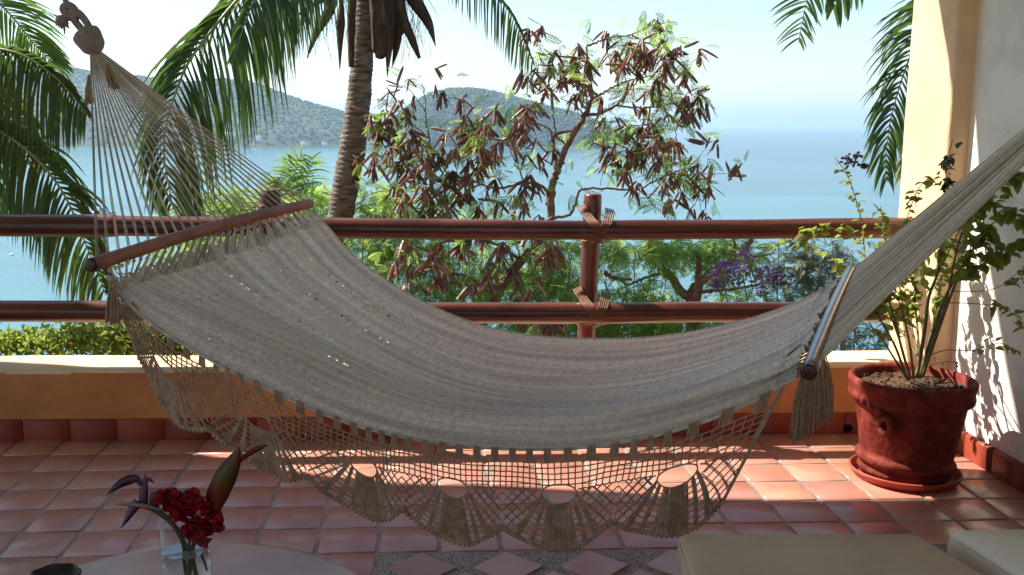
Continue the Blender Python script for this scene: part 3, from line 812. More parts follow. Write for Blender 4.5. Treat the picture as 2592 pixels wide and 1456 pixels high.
# right: bar -> wall hook
AP = WX(2893, 97, 2.385)
for k in range(44):
    t = (k+.5)/44; a = RB0+(RB1-RB0)*(.05+t*.945)+np.array([.012, .006, .012*math.sin(math.pi*t)-.004])
    j_ = rng.normal(0, .006, 3); e_ = AP+np.array([0, (t-.5)*.03, (t-.5)*.02])
    mb = MB()
    for dd in (-1, 1):
        mb.tube(cr([a+np.array([0, .007*dd, .001*dd]), a*.5+e_*.5+j_+np.array([0, .008*dd, -.008]), e_], 8), rng.uniform(.0040, .0052), 5, cap=False)
    build('suspension_string', mb, M['cord'], ham, smooth=True)
# knot ball, loops, rope up, tassels
mb = MB(); kc = W(228, 103, 3.55); ax = nrm(W(250, 140, 3.55)-W(205, 68, 3.55))
P = [kc+ax*t for t in np.linspace(-.048, .05, 13)]
mb.tube(P, [.012, .034, .045, .0485, .049, .0475, .046, .044, .043, .040, .034, .026, .012], 16)
build('knot', mb, M['rope'], ham, smooth=True)
mb = MB()
lp = [W(u, v, 3.55) for u, v in [(226,92),(205,72),(186,48),(184,36),(196,32),(208,42),(222,62),(232,84)]]
mb.tube(cr(lp, 40), .0125, 8); build('loop', mb, M['rope'], ham, smooth=True)
mb = MB()
mb.tube(cr([W(u, v, 3.55) for u, v in [(196,52),(184,44),(170,36),(160,22),(172,14),(188,24),(196,44)]], 30), .014, 8)
mb.tube(cr([W(u, v, 3.55) for u, v in [(120,-120),(150,-40),(166,2),(174,20)]], 16), .010, 8)
mb.tube(cr([W(u, v, 3.55) for u, v in [(176,30),(166,40),(158,52),(156,68)]], 12), [.012]*6+[.02, .022, .024, .022, .018, .01], 8)
for k in range(26):
    a = W(160+rng.normal(0, 3), 52+rng.normal(0, 6), 3.55); d = np.array([rng.normal(-.3, .7), rng.normal(0, .6), rng.normal(-.8, .6)])
    mb.tube([a, a+nrm(d)*.03], [.005, .002], 4)
a_, b_ = W(120, -120, 3.55), (-1.9, 3.3, ZR-.001)
mb.tube(cr([b_, a_*.5+np.array(b_)*.5, a_], 10), .010, 8)
build('hanging_rope', mb, M['rope'], ham, smooth=True)
mb = MB()
hk = AP+np.array([.035, 0, .01]); mb.tube([AP, hk], .01, 8); build('wall_hook', mb, M['bar_end'], ham, smooth=True)
def tassel(u0, v0, u1, v1, Y, r, n, nm='tassel', spread=.6, bead=True):
    a = W(u0, v0, Y); b = W(u1, v1, Y); mb = MB()
    if bead: mb.tube([a+(b-a)*t for t in np.linspace(-.08, .16, 7)], np.array([.3, .9, 1.1, .8, .9, 1, .8])*r*.7, 8)
    for k in range(n):
        o_ = np.array([rng.normal(0, 1), rng.normal(0, 1), 0])*r*spread
        e_ = b+o_+np.array([0, 0, rng.normal(0, .04)*np.linalg.norm(b-a)])
        mb.tube(cr([a+o_*.25, a*.5+b*.5+o_*.8+rng.normal(0, .002, 3), e_], 6), .0026, 4)
    build(nm, mb, M['lace'], ham, smooth=True)
tassel(226, 195, 226, 262, 3.52, .011, 26)
tassel(272, 165, 293, 222, 3.5, .013, 30)
tassel(286, 712, 286, 815, 2.9, .012, 30, spread=.8)
# long loose warp ends below the right bar
mb = MB()
for k in range(120):
    t = rng.beta(1.2, 1.6); u = 2004+t*105; top = W(u*.35+2046*.65+18*t, 945-60*t, 2.74+.45*t); ln = rng.uniform(.62, 1)*(1-.25*t)
    ub = 2004+t*100+rng.normal(0, 3); bot = W(ub, 945+190*ln*(1-.1*t), 2.74+.45*t)
    mid = top*.5+bot*.5+np.array([rng.normal(0, .004), rng.normal(0, .006), 0]); mid[0] = mid[0]*.4+bot[0]*.6
    mb.tube(cr([top, mid, bot], 7), .0024, 4)
build('loose_ends', mb, M['lace'], ham, smooth=True, kind='stuff')

# ---- crochet lace fringe
qk = np.arange(13)*.5
Tq = np.array([(272,700),(410,838),(530,908),(625,958),(785,1030),(915,1080),(1015,1105),(1140,1125),(1275,1136),(1410,1138),(1585,1118),(1720,1086),(1985,978)], float)
Cq = np.array([(348,898),(432,1052),(531,1082),(684,1194),(777,1203),(935,1308),(1019,1286),(1153,1371),(1270,1330),(1419,1391),(1549,1317),(1700,1353),(1836,1262)], float)
tc_ = np.where(np.arange(13) % 2 == 0, .8, 1.0)
Bq = Tq+(Cq-Tq)/tc_[:, None]
Yq = np.interp(qk/6, [0, .15, .5, .85, 1], [2.95, 2.88, 2.80, 2.72, 2.70])
T3 = np.array([W(*Tq[i], Yq[i]-.003) for i in range(13)])
B3 = np.array([W(*Bq[i], Yq[i]+.012*math.sin(i*1.7)) for i in range(13)])
def crq(P, q):
    q = np.clip(q, 0, 6)*2; i = np.minimum(q.astype(int), 11); f = (q-i)[:, None]
    Q = np.vstack([2*P[0]-P[1], P, 2*P[-1]-P[-2]]); a, b, c, d = Q[i], Q[i+1], Q[i+2], Q[i+3]
    return .5*((2*b)+(c-a)*f+(2*a-5*b+4*c-d)*f*f+(3*b-a-3*c+d)*f**3)
def FR(q, t):
    q = np.atleast_1d(np.asarray(q, float)); t = np.atleast_1d(np.asarray(t, float))
    P = crq(T3, q)*(1-t)[:, None]+crq(B3, q)*t[:, None]
    P[:, 1] += .010*np.sin(q*2*math.pi)*t+.004*np.sin(q*17)*t
    return P
def tcont(a):
    return .80+.20*np.maximum(0, np.cos(math.pi*np.asarray(a)))**.75
HW, HH, HC, GB = .15, .10, .435, .395
def cell(c):
    mb = MB(); r0 = .0021
    cq = c+.5
    def jit(n, s): 
        x = rng.normal(0, s, n); return np.convolve(x, [.25, .5, .25], 'same')
    def line(a0, t0, a1, t1, r=r0, n=7, wig=.0025, bow=0.0):
        x = np.linspace(0, 1, n); A = a0+(a1-a0)*x+jit(n, wig)*np.sin(math.pi*x); Tt = t0+(t1-t0)*x+jit(n, wig)*np.sin(math.pi*x)
        if bow: Tt = Tt+bow*np.sin(math.pi*x)
        mb.tube(FR(cq+A, Tt), r, 4, cap=False)
    # header pillars
    npil = 6
    for k in range(npil):
        a = -.5+(k+.5)/npil; w = .19/npil
        for dw in np.linspace(-w, w, 6): line(a+dw*.75, -.01, a+dw, .125, r=.0026, n=3, wig=0)
        line(a-w*1.6, .128, a+w*1.6, .128, r=.0026, n=4)
    for t in (.128, .182, .236, .290, .343):
        A = np.linspace(-.5, .5, 26); mb.tube(FR(cq+A, t+jit(26, .003)+.010*np.cos(2*math.pi*A)*(t-.128)/.2), r0, 4, cap=False)
    # sides below: row next to the hole
    for sg in (-1, 1):
        A = np.linspace(.5, HW+.01, 14)*sg; mb.tube(FR(cq+A, GB+.012*np.abs(np.sin(A*60))), r0*1.1, 4, cap=False)
    for k in range(18):
        a = -.5+(k+.5)/18
        tb = HC-HH*math.sqrt(1-(a/HW)**2) if abs(a) < HW else GB
        line(a, .128, a+rng.normal(0, .002), tb, n=8, wig=.0022)
    # hole
    A = np.linspace(0, 2*math.pi, 29); mb.tube(FR(cq+HW*np.sin(A), HC-HH*np.cos(A)*np.where(np.cos(A) > 0, .9, 1.1)), r0*1.25, 5, cap=False)
    # fan
    def radial(ae, u):
        ph = ae/.39*RAD(86); a0 = HW*math.sin(ph); t0 = HC+HH*1.1*math.cos(ph); t1 = float(tcont(ae))
        return a0+(ae-a0)*u, t0+(t1-t0)*u
    def rline(ae, r=r0, u0=0, u1=1):
        x = np.linspace(u0, u1, 9); A, Tt = zip(*[radial(ae, t) for t in x]); A = np.array(A)+jit(9, .0018); Tt = np.array(Tt)+jit(9, .0018)
        mb.tube(FR(cq+A, Tt), r, 4, cap=False)
    def rungs(a0, a1, us, r=r0):
        for u in us:
            A0, T0 = radial(a0, u); A1, T1 = radial(a1, u+rng.normal(0, .008)); line(A0, T0, A1, T1, r=r, n=4, wig=.001, bow=.006)
    for ae in np.linspace(-.165, .165, 17): rline(ae, r=.0019+.0009*rng.random())
    for ae in np.linspace(-.155, .155, 11): rline(ae, r=.0026+.0008*rng.random(), u0=.55+rng.uniform(-.08, .08), u1=rng.uniform(.93, 1))
    for ae in np.linspace(-.145, .145, 6): rline(ae, r=.0022, u0=.18+rng.uniform(-.05, .05), u1=.5)
    for u in (.16, .5, .54, .8, .84):
        x = np.linspace(-.165, .165, 12); P = [radial(a, u) for a in x]; mb.tube(FR(cq+np.array([p[0] for p in P]), np.array([p[1] for p in P])), .0026, 4, cap=False)
    for sg in (-1, 1):
        for ae in (.235, .246, .257, .268): rline(ae*sg, r=.0028)
        for ae in (.345, .358, .372, .385): rline(ae*sg, r=.0028)
        rungs(.165*sg, .235*sg, np.arange(.14, .98, .125)); rungs(.268*sg, .345*sg, np.arange(.10, .98, .125))
        rungs(.235*sg, .268*sg, np.arange(.05, .98, .06), r=.0026); rungs(.345*sg, .385*sg, np.arange(.05, .98, .06), r=.0026)
    # diamond lattice in the valleys
    def inside(a, t):
        aa = abs(a)
        if aa > .5 or t > tcont(a) or t < GB: return False
        u = (t-HC)/(float(tcont(.385))-HC); lim = HW+(.385-HW)*max(0, u)
        return aa >= lim-.004
    sl = 1.12
    for sg in (-1, 1):
        for k in range(-6, 9):
            for dr in (-1, 1):
                a_s = .5-(k+.5)*.092; pts = []
                for tt in np.arange(GB+.012, 1.0, .02):
                    a = a_s+dr*(tt-GB)/sl
                    if inside(a, tt): pts.append((a, tt))
                    elif pts: break
                if len(pts) > 2:
                    pts = np.array(pts); n = len(pts)
                    mb.tube(FR(cq+sg*pts[:, 0]+jit(n, .0018), pts[:, 1]+jit(n, .0022)), r0*.95, 4, cap=False)
    # scalloped border with shell beads
    A = np.linspace(-.5, .5, 60); mb.tube(FR(cq+A, tcont(A)), .0042, 5, cap=False); mb.tube(FR(cq+A, tcont(A)-.014), .0022, 4, cap=False)
    P = FR(cq+A, tcont(A)+.012); d = np.r_[0, np.cumsum(np.linalg.norm(np.diff(P, axis=0), axis=1))]
    nb = int(d[-1]/.0145)
    for k in range(nb):
        p = np.array([np.interp((k+.5)/nb*d[-1], d, P[:, x]) for x in range(3)]); tg = nrm(P[min(59, int((k+.5)/nb*59)+1)]-P[max(0, int((k+.5)/nb*59)-1)])
        mb.tube([p-tg*.0062, p-tg*.003, p+tg*.003, p+tg*.0062], [.0030, .0072, .0072, .0030], 6)
    if c == 0 or c == 5:
        q0 = 0.0 if c == 0 else 6.0; x = np.linspace(0, .8, 14)
        for dd in (0, .012): mb.tube(FR(np.full(14, abs(q0-dd)), x), .0034, 5, cap=False)
    build('lace_scallop', mb, M['lace'], ham, smooth=False)
for c in range(6): cell(c)

# ================================================================== POT, SAUCER, PLANT
PC = (2.012, 3.93)
sau = MB()
sau.lathe([(0.0, .003), (.185, .003), (.195, .004), (.210, .036), (.2165, .040), (.221, .036), (.221, .03), (.200, .0), (.0, .0)], 56, (PC[0], PC[1], .0005))
tag(build('plant_saucer', sau, M['saucer'], smooth=True), 'round red clay saucer under the terracotta pot', 'saucer')
pot = thing('flower_pot', 'large red terracotta pot with a curled lug and rolled base by the side wall', 'pot', (PC[0], PC[1], .006))
def wobr(r, z, a): return r*(1+.010*np.sin(2*a+1)+.006*np.sin(5*a+z*20)+.012*np.sin(a*3+z*9))
pr = [(0, .006), (.160, .006), (.172, .010), (.178, .020), (.186, .028), (.184, .040), (.176, .046), (.181, .052), (.194, .062), (.197, .076), (.190, .088), (.181, .094), (.184, .110), (.190, .150), (.197, .20), (.205, .25), (.212, .295), (.217, .318),
      (.226, .326), (.240, .336), (.244, .352), (.240, .368), (.243, .39), (.248, .405), (.247, .418), (.238, .426), (.226, .424), (.217, .412), (.212, .37), (.0, .35)]
def tiltf(r, z, a):
    rr = wobr(r, z, a)
    return rr
mb = MB(); mb.lathe(pr, 72, (PC[0], PC[1], .006), tiltf)
# rolls rise towards the left: shear the lowest bumps a little
Vp = mb.V[0]; low = (Vp[:, 2] < .12) & (Vp[:, 2] > .03); ang_ = np.arctan2(Vp[:, 1]-PC[1], Vp[:, 0]-PC[0])
Vp[low, 2] += .016*np.cos(ang_[low]-RAD(190))*np.clip((Vp[low, 2]-.03)*20, 0, 1)
build('pot_body', mb, M['pot'], pot, smooth=True)
# curled lug
lg = W(2224, 1090, PC[1]-.19); nrmv = nrm(np.array([lg[0]-PC[0], lg[1]-PC[1], 0])); tx = np.array([-nrmv[1], nrmv[0], 0])*1.0; tz = np.array([0, 0, 1.0])
base_ = np.array([PC[0], PC[1], lg[2]])+nrmv*.200
mb = MB(); A = np.linspace(RAD(-40), RAD(330), 40)
mb.tube([base_+nrmv*(.012+.018*math.sin(.5*(a)))+tx*(-.027*math.cos(a))+tz*(.034*math.sin(a)+.004) for a in A], [.010+.006*math.sin(math.pi*i/39) for i in range(40)], 10)
build('lug', mb, M['pot'], pot, smooth=True)
mb = MB()
for k in range(3):    # chipped ornament under the rim at left
    a = RAD(198+k*9); c_ = np.array([PC[0]+.237*math.cos(a), PC[1]+.237*math.sin(a), .352-.012*k])
    mb.inst(ICO_V, [ICO_F], [c_], np.eye(3)[None], np.array([[.02, .02, .028-.004*k]]))
build('ornament', mb, M['pot'], pot, smooth=True)
mb = MB(); V, F_ = plane_grid(np.linspace(-.222, .222, 44), np.linspace(-.222, .222, 44), lambda X, Y: .385+.018*(fbm(X*22, Y*22)-.3)+.012*np.exp(-(X**2+Y**2)/.006))
ok = np.hypot(V[F_].mean(1)[:, 0], V[F_].mean(1)[:, 1]) < .219
mb.add(V+np.array([PC[0], PC[1], .006]), F_[ok])
for k in range(150):
    a, r = rng.uniform(0, 6.28), .2*math.sqrt(rng.random()); s_ = rng.uniform(.004, .011)
    mb.inst(ICO_V, [ICO_F], [(PC[0]+r*math.cos(a), PC[1]+r*math.sin(a), .399)], rot_from(rng.normal(size=(1, 3))), np.array([[s_, s_*.7, s_*.4]]))
build('soil', mb, M['soil'], pot, kind='stuff')

# simple ovate leaf proto pointing +X, length 1
def leaf_mesh(name, mt, w=.34, fold=.12, curl=-.18):
    xs = [0, .12, .35, .6, .85, 1.0]; ws = [.02, .6, 1., .86, .42, .0]
    V = []; 
    for x, q in zip(xs, ws):
        z = curl*x*x
        V += [(x, -w*q, z+fold*q), (x, 0, z), (x, w*q, z+fold*q)]
    F = []
    for i in range(5):
        a = i*3; F += [(a, a+3, a+4, a+1), (a+1, a+4, a+5, a+2)]
    mb = MB(); mb.add(V, F); return mb, np.array(V), np.array(F)
leafA, LV, LF = leaf_mesh('leaf', M['leaf'])
leaf_me = [leafA.mesh('leaf', M['leaf'], True)]
l2_, LV2, LF2 = leaf_mesh('leaf', M['leaf'], .42, .05, -.35); leaf_me.append(l2_.mesh('leaf', M['leaf'], True))
leaf_dk = [leaf_mesh('leaf', M['leaf_dark'])[0].mesh('leaf', M['leaf_dark'], True), leaf_mesh('leaf', M['leaf_dark'], .3, .2, -.1)[0].mesh('leaf', M['leaf_dark'], True)]

plant = thing('potted_shrub', 'tall arching leafy shrub growing in the red pot', 'plant', (PC[0], PC[1], .4))
PB = 3.93
NLEAF = [0]; leaf_extra = MB()
def put_leaf(p, d, size, dark=False):
    if NLEAF[0] >= 290:
        R_ = rot_from(np.array([d]), spin=np.array([rng.uniform(-.9, .9)])); leaf_extra.inst(LV, [LF], [p], R_, np.array([size])); return
    o = link('leaf', (leaf_dk if dark else leaf_me)[rng.integers(2)], plant)
    R_ = rot_from(np.array([d]), spin=np.array([rng.uniform(-.9, .9)]))[0]
    mm = Matrix([[*(R_[i]*size), p[i]] for i in range(3)]+[[0, 0, 0, 1]])
    o.matrix_parent_inverse = Matrix.Translation(-Vector(plant['_loc'])); o.matrix_basis = mm
    NLEAF[0] += 1
stem_mb = MB()
def stem(pts, r0, r1, leaves=(), lsize=.042, dark=False, drop=.4):
    """pts: (u, v, Y).  leaves: (t0, t1, count)"""
    P = cr([W(u, v, Y) for u, v, Y in pts], 40); stem_mb.tube(P, np.linspace(r0, r1, 40), 7)
    for (t0, t1, n) in leaves:
        for k in range(int(n*1.6)):
            t = rng.uniform(t0, t1); i = min(38, int(t*39)); tg = nrm(P[i+1]-P[i])
            d = nrm(tg*.5+rng.normal(0, 1, 3)*np.array([1, .8, .6])+np.array([0, 0, -drop])); off = nrm(np.cross(tg, rng.normal(size=3)))
            p0 = P[i]+off*rng.uniform(.0, .030)
            if rng.random() < .4: stem_mb.tube([P[i], p0], .0012, 4)
            put_leaf(p0, d, lsize*1.22*rng.uniform(.6, 1.15), dark)
B0 = [(2296,958,3.93),(2304,958,3.95),(2312,957,3.91),(2320,957,3.93),(2328,956,3.96),(2334,955,3.92),(2342,954,3.94)]
stem([(2300,962,3.88),(2262,905,3.82),(2228,850,3.78),(2205,826,3.74)], .0055, .002, [(.6, 1, 3)])
stem([B0[0],(2265,875,3.9),(2233,818,3.86),(2209,770,3.84),(2195,735,3.82)], .006, .002, [(.35, 1, 14)], .046)
stem([B0[1],(2282,880,3.92),(2262,800,3.92),(2240,730,3.9),(2236,690,3.9)], .0065, .002, [(.4, 1, 12)], .046)
stem([B0[2],(2304,880,3.9),(2287,800,3.9),(2272,750,3.9)], .006, .002, [(.5, 1, 9)], .04)
stem([B0[3],(2341,834,3.95),(2351,754,3.98),(2374,690,4.0),(2382,640,4.02),(2398,560,4.05)], .0085, .003, [(.45, 1, 16)], .05)
stem([(2398,560,4.05),(2400,480,4.1),(2395,420,4.12),(2412,352,4.14)], .003, .0012, [(0, .95, 30)], .034, True, .8)
stem([B0[4],(2360,850,3.93),(2386,770,3.92),(2418,703,3.9),(2450,652,3.85),(2482,595,3.8)], .0085, .003, [(.5, 1, 16)], .048)
stem([B0[5],(2376,834,3.92),(2411,738,3.9),(2432,697,3.86),(2500,665,3.78),(2550,640,3.72)], .0075, .0025, [(.6, 1, 20)], .044)
stem([B0[5],(2368,845,3.9),(2396,760,3.86),(2425,620,3.8),(2460,540,3.74),(2490,500,3.7)], .0065, .002, [(.5, 1, 18)], .044)
stem([(2482,595,3.8),(2520,560,3.75),(2560,540,3.7),(2610,560,3.62)], .003, .001, [(0, 1, 26)], .046, False, 1.0)
stem([(2482,595,3.8),(2500,520,3.72),(2530,470,3.7),(2580,440,3.64),(2640,450,3.6)], .003, .001, [(0, 1, 30)], .048, False, 1.0)
stem([(2500,665,3.78),(2530,640,3.74),(2580,610,3.68),(2620,620,3.62)], .003, .001, [(0, 1, 22)], .042, False, 1.0)
stem([(2450,652,3.85),(2470,600,3.8),(2520,620,3.74),(2560,650,3.7)], .003, .001, [(0, 1, 18)], .042, False, 1.0)
stem([(2342,905,3.93),(2392,887,3.88),(2465,887,3.8),(2530,869,3.76),(2572,890,3.72)], .0022, .001, [(.5, 1, 10)], .03)
stem([(2350,926,3.93),(2396,916,3.9),(2434,920,3.88)], .0018, .001, [(.2, .9, 4)], .024)
stem([(2398,766,3.9),(2480,770,3.8),(2545,782,3.72),(2600,830,3.66)], .0022, .001, [(.45, 1, 14)], .036)
stem([(2411,738,3.9),(2500,735,3.78),(2560,712,3.7),(2610,700,3.66)], .0018, .001, [(.6, .9, 7)], .034)
stem([(2548,712,3.7),(2575,692,3.68),(2600,670,3.66)], .0012, .001, [(.3, 1, 2)], .02)
stem([(2280,870,3.93),(2245,780,3.96),(2200,722,4.3),(2136,673,4.6),(2064,630,4.8),(2010,614,4.86),(1965,618,4.9)], .004, .0014, [(.45, 1, 32)], .040)
stem([(2240,730,3.96),(2200,640,4.35),(2150,588,4.55),(2077,578,4.5),(2020,600,4.48)], .003, .0012, [(.35, 1, 34)], .036)
stem([(2262,800,3.95),(2225,730,4.2),(2192,660,4.35),(2183,573,4.5),(2166,504,4.5),(2145,445,4.5),(2112,396,4.5)], .004, .0013, [(.3, .6, 10), (.6, .98, 13)], .028, True, .2)
stem([(2240,730,3.95),(2240,640,4.3),(2238,580,4.4),(2228,520,4.45)], .003, .0012, [(.2, 1, 22)], .038)
stem([(2262,760,3.95),(2275,690,4.0),(2290,600,4.05),(2300,540,4.1),(2330,470,4.14),(2362,452,4.16)], .003, .0012, [(.1, .75, 20), (.75, 1, 7)], .036)
stem([(2376,690,3.98),(2420,600,3.95),(2440,560,3.9),(2460,530,3.88)], .003, .0012, [(.2, 1, 18)], .042)
stem([(2329,930,3.98),(2322,830,4.15),(2316,740,4.25),(2326,640,4.32),(2348,560,4.32)], .006, .002, [(.3, 1, 50)], .040)  # this and the following stems added to throw leaf shadows on the side wall
stem([(2332,930,3.98),(2300,800,4.2),(2276,720,4.3),(2280,640,4.35),(2300,560,4.38)], .005, .002, [(.3, 1, 44)], .038)
stem([(2338,930,3.98),(2366,800,4.12),(2384,700,4.2),(2392,620,4.25),(2400,540,4.28)], .006, .002, [(.3, 1, 44)], .040)
stem([(2322,900,4.0),(2270,820,4.2),(2250,760,4.3)], .004, .002, [(.3, 1, 18)], .036)
build('stems', stem_mb, M['stem'], plant, smooth=True, kind='stuff')
if leaf_extra.n: build('foliage', leaf_extra, M['leaf'], plant, smooth=True, kind='stuff')
for (u, v, Y, n, rr_) in [(2150,408,4.5,34,.030),(2185,420,4.5,16,.018),(2168,396,4.5,12,.02)]:
    c_ = W(u, v, Y); mb = MB(); P = c_+rng.normal(0, rr_*.55, (n, 3))
    mb.inst(ICO_V, [ICO_F], P, rot_from(rng.normal(size=(n, 3))), rng.uniform(.005, .009, n))
    for p in P[::3]: mb.tube([c_+np.array([-.01, 0, -.01]), p], .001, 4)
    build('flower_cluster', mb, M['berry'], plant, smooth=True, kind='stuff')

# ================================================================== TABLE, VASE, CUSHIONS
TZ = .60; TCN = (-.425, 1.618); TR = .362
tb = thing('round_table', 'low round table with pale pinkish leather top in the foreground', 'table', (TCN[0], TCN[1], 0))
mb = MB(); mb.lathe([(.0, TZ), (TR-.03, TZ), (TR-.012, TZ-.002), (TR, TZ-.012), (TR+.004, TZ-.03), (TR, TZ-.05), (TR-.02, TZ-.055), (0, TZ-.055)], 96, (TCN[0], TCN[1], 0))
build('table_top', mb, M['table'], tb, smooth=True)
mb = MB(); mb.lathe([(0, TZ-.056), (TR*.75, TZ-.056), (TR*.6, .3), (TR*.8, .0), (0, 0)], 40, (TCN[0], TCN[1], 0)); build('table_base', mb, M['table_base'], tb, smooth=True)
bw = MB(); bc = WZ(140, 1486, TZ); bw.lathe([(0, 0), (.03, 0), (.042, .012), (.046, .026), (.042, .027), (.036, .014), (0, .006)], 28, (bc[0], bc[1], TZ+.0005), lambda r, z, a: r*(1+.05*np.sin(7*a)))  # unidentified dark thing, modelled as a small dish
tag(build('dark_object', bw, M['bowl'], smooth=True), 'small dark dish-shaped object at the left edge of the round table', 'dish')
VY = 1.70; vc = W(470, 1394, VY); vc_r = .0445
vz0 = TZ+.001; vtop = W(470, 1322, VY)[2]; wz = W(470, 1394, VY)[2]
vase = thing('glass_vase', 'clear glass tumbler half full of water holding cut flowers', 'vase', (vc[0], VY, vz0))
mb = MB(); mb.lathe([(0, 0), (vc_r-.002, 0), (vc_r, .004), (vc_r, vtop-vz0), (vc_r-.0014, vtop-vz0+.0012), (vc_r-.0025, vtop-vz0), (vc_r-.0025, .010), (0, .010)], 56, (vc[0], VY, vz0))
build('glass', mb, M['glass'], vase, smooth=True)
mb = MB(); wr_ = vc_r-.0028; mb.lathe([(0, .0105), (wr_, .0105), (wr_, wz-vz0), (0, wz-vz0)], 56, (vc[0], VY, vz0))
build('water', mb, M['water_in'], vase)
ws = bpy.data.materials.new('water_surface'); ws.use_nodes = True; wb2 = ws.node_tree.nodes['Principled BSDF']  # pale disc over the water, sky reflection put into its colour
wb2.inputs['Base Color'].default_value = (.55, .6, .6, 1); wb2.inputs['Roughness'].default_value = .04; wb2.inputs['Transmission Weight'].default_value = .45; wb2.inputs['Specular IOR Level'].default_value = 1.0; wb2.inputs['IOR'].default_value = 1.6
mb = MB(); mb.lathe([(wr_, wz-vz0+.0012), (wr_*.93, wz-vz0+.0006), (0.001, wz-vz0+.0006)], 56, (vc[0], VY, vz0)); build('water_surface', mb, ws, vase, smooth=True)
mb = MB(); A = np.linspace(0, 2*math.pi, 57); mb.tube(np.stack([vc[0]+vc_r*np.cos(A), VY+vc_r*np.sin(A), np.full(57, vtop)], 1), .0011, 6, cap=False); build('rim', mb, M['glass'], vase, smooth=True)
bq = thing('flower_bunch', 'cut flowers in the glass: crimson cockscomb, purple leaves and a long red-green leaf', 'flowers', (vc[0], VY, vz0+.02))
def fl(u, v, dy=0.0): return W(u, v, VY+dy)
def flat_leaf(pts, ws, nm, mt, side=None, th=.0012):
    P = cr([fl(*p) for p in pts], 16); w = np.interp(np.linspace(0, 1, 16), np.linspace(0, 1, len(ws)), ws)
    T_ = np.gradient(P, axis=0); S = np.cross(T_, np.array([.15, 1, .1])); S /= np.linalg.norm(S, axis=1)[:, None]
    mb = MB(); mb.ribbon(P, w, S, th); return build(nm, mb, mt, bq, smooth=True)
px = VY/FPX
flat_leaf([(538,1300,0),(548,1258,0),(572,1205,-.01),(596,1160,-.01),(606,1130,-.01)], np.array([16, 29, 30, 17, 1])*px, 'broad_leaf', M['canna'])
flat_leaf([(592,1178,.01),(625,1152,.01),(655,1135,.01),(681,1126,.01)], np.array([4, 8, 7, 1])*px, 'narrow_leaf', M['canna'])
flat_leaf([(478,1400,.0),(440,1330,0),(390,1290,0),(352,1278,0),(345,1276,0)], np.array([7, 8, 9, 8, 4])*px, 'stalk', M['fstem'])
for pts, ws in [([(356,1230,0),(345,1212,0),(318,1218,0),(290,1235,0),(269,1254,0)], [5, 12, 13, 8, .5]),
                ([(362,1276,0),(364,1250,0),(366,1222,0),(367,1197,0)], [14, 12, 9, .5]),
                ([(368,1214,0),(380,1215,0),(392,1225,0)], [7, 6, .5]),
                ([(350,1270,.0),(335,1290,0),(318,1318,0),(305,1338,0)], [14, 12, 7, .5]),
                ([(392,1290,0),(388,1268,0),(392,1246,0)], [14, 12, 10])]:
    flat_leaf(pts, np.array(ws)*px, 'purple_leaf', M['purple_leaf'])
flat_leaf([(412,1292,-.01),(370,1282,-.012),(330,1277,-.012),(297,1276,-.012)], np.array([3, 7, 7, 3])*px, 'dry_bract', M['bark_grey'])
mb = MB()
blobs = [(410,1262,18),(432,1252,17),(452,1262,18),(470,1272,16),(487,1256,17),(505,1272,17),(525,1290,17),(545,1310,16),(552,1330,15),(535,1340,18),(510,1330,22),(480,1300,24),(455,1290,22),(500,1355,22),(515,1372,14),(480,1340,20),(430,1278,16),(548,1322,14)]
for (u, v, r) in blobs:
    for k in range(30):
        d = nrm(rng.normal(size=3)); c_ = fl(u, v, rng.uniform(-.012, .012))+d*r*px*.8
        s_ = r*px*rng.uniform(.4, .75); mb.inst(ICO_V*(1+.35*rng.normal(size=(12, 1))), [ICO_F], [c_], rot_from(rng.normal(size=(1, 3))), np.array([[s_, s_, s_*.22]]))
build('cockscomb', mb, M['petal_red'], bq, smooth=False)
for pts, r in [([(490,1340,0),(478,1380,0),(486,1430,0),(500,1500,0)], 5), ([(440,1330,0),(463,1380,0),(468,1430,0),(478,1500,0)], 4), ([(500,1350,0),(487,1390,.004),(476,1450,0),(470,1500,0)], 6), ([(500,1400,-.01),(512,1420,-.01),(522,1445,-.01)], 3.5)]:
    mb = MB(); mb.tube(cr([fl(*p) for p in pts], 14), r*px, 7); build('stem', mb, M['fstem'], bq, smooth=True)

def cushion(nm, label, c4, z1, h, mt, rad=.02):
    """c4: four corners (x,y) ccw of the top face"""
    t_ = thing(nm, label, 'cushion', (float(np.mean([c[0] for c in c4])), float(np.mean([c[1] for c in c4])), z1-h))
    c4 = np.array(c4); ctr = c4.mean(0); mb = MB(); rings = []
    def ring(inset, z, n=12):
        pts = []
        for i in range(4):
            a, b, c = c4[i-1], c4[i], c4[(i+1) % 4]
            da, dc = nrm(a-b), nrm(c-b); rr_ = .022+inset*.3
            o_ = b+(da+dc)*inset
            p0, p2 = o_+da*rr_, o_+dc*rr_
            for t in np.linspace(0, 1, n): pts.append((1-t)**2*p0+2*t*(1-t)*o_+t*t*p2)
        return [(p[0], p[1], z) for p in pts]
    for inset, z in [(.02, z1-h), (.004, z1-h+.008), (0, z1-h+.02), (-.003, z1-h/2), (0, z1-.014), (.005, z1-.005), (.014, z1), (.05, z1+.002), (.12, z1+.004)]: rings.append(ring(inset, z))
    n = len(rings[0]); V = np.array([p for r in rings for p in r]); i = np.arange(n); j = (i+1) % n
    mb.add(V, np.concatenate([np.stack([a*n+i, a*n+j, (a+1)*n+j, (a+1)*n+i], 1) for a in range(len(rings)-1)]))
    mb.add(rings[-1], [tuple(range(n))]); build('cushion_body', mb, mt, t_, smooth=True)
    mb = MB(); e_ = rings[4]; mb.tube(np.array(e_+e_[:1]), .0035, 6, cap=False); build('piping', mb, mt, t_, smooth=True)
    return c4
A_, B_, C_, D_ = WZ(1716,1347,.45), WZ(2320,1347,.45), WZ(2503,1456,.45), WZ(1748,1456,.45)
ext = lambda p, q, k: p+(q-p)*k
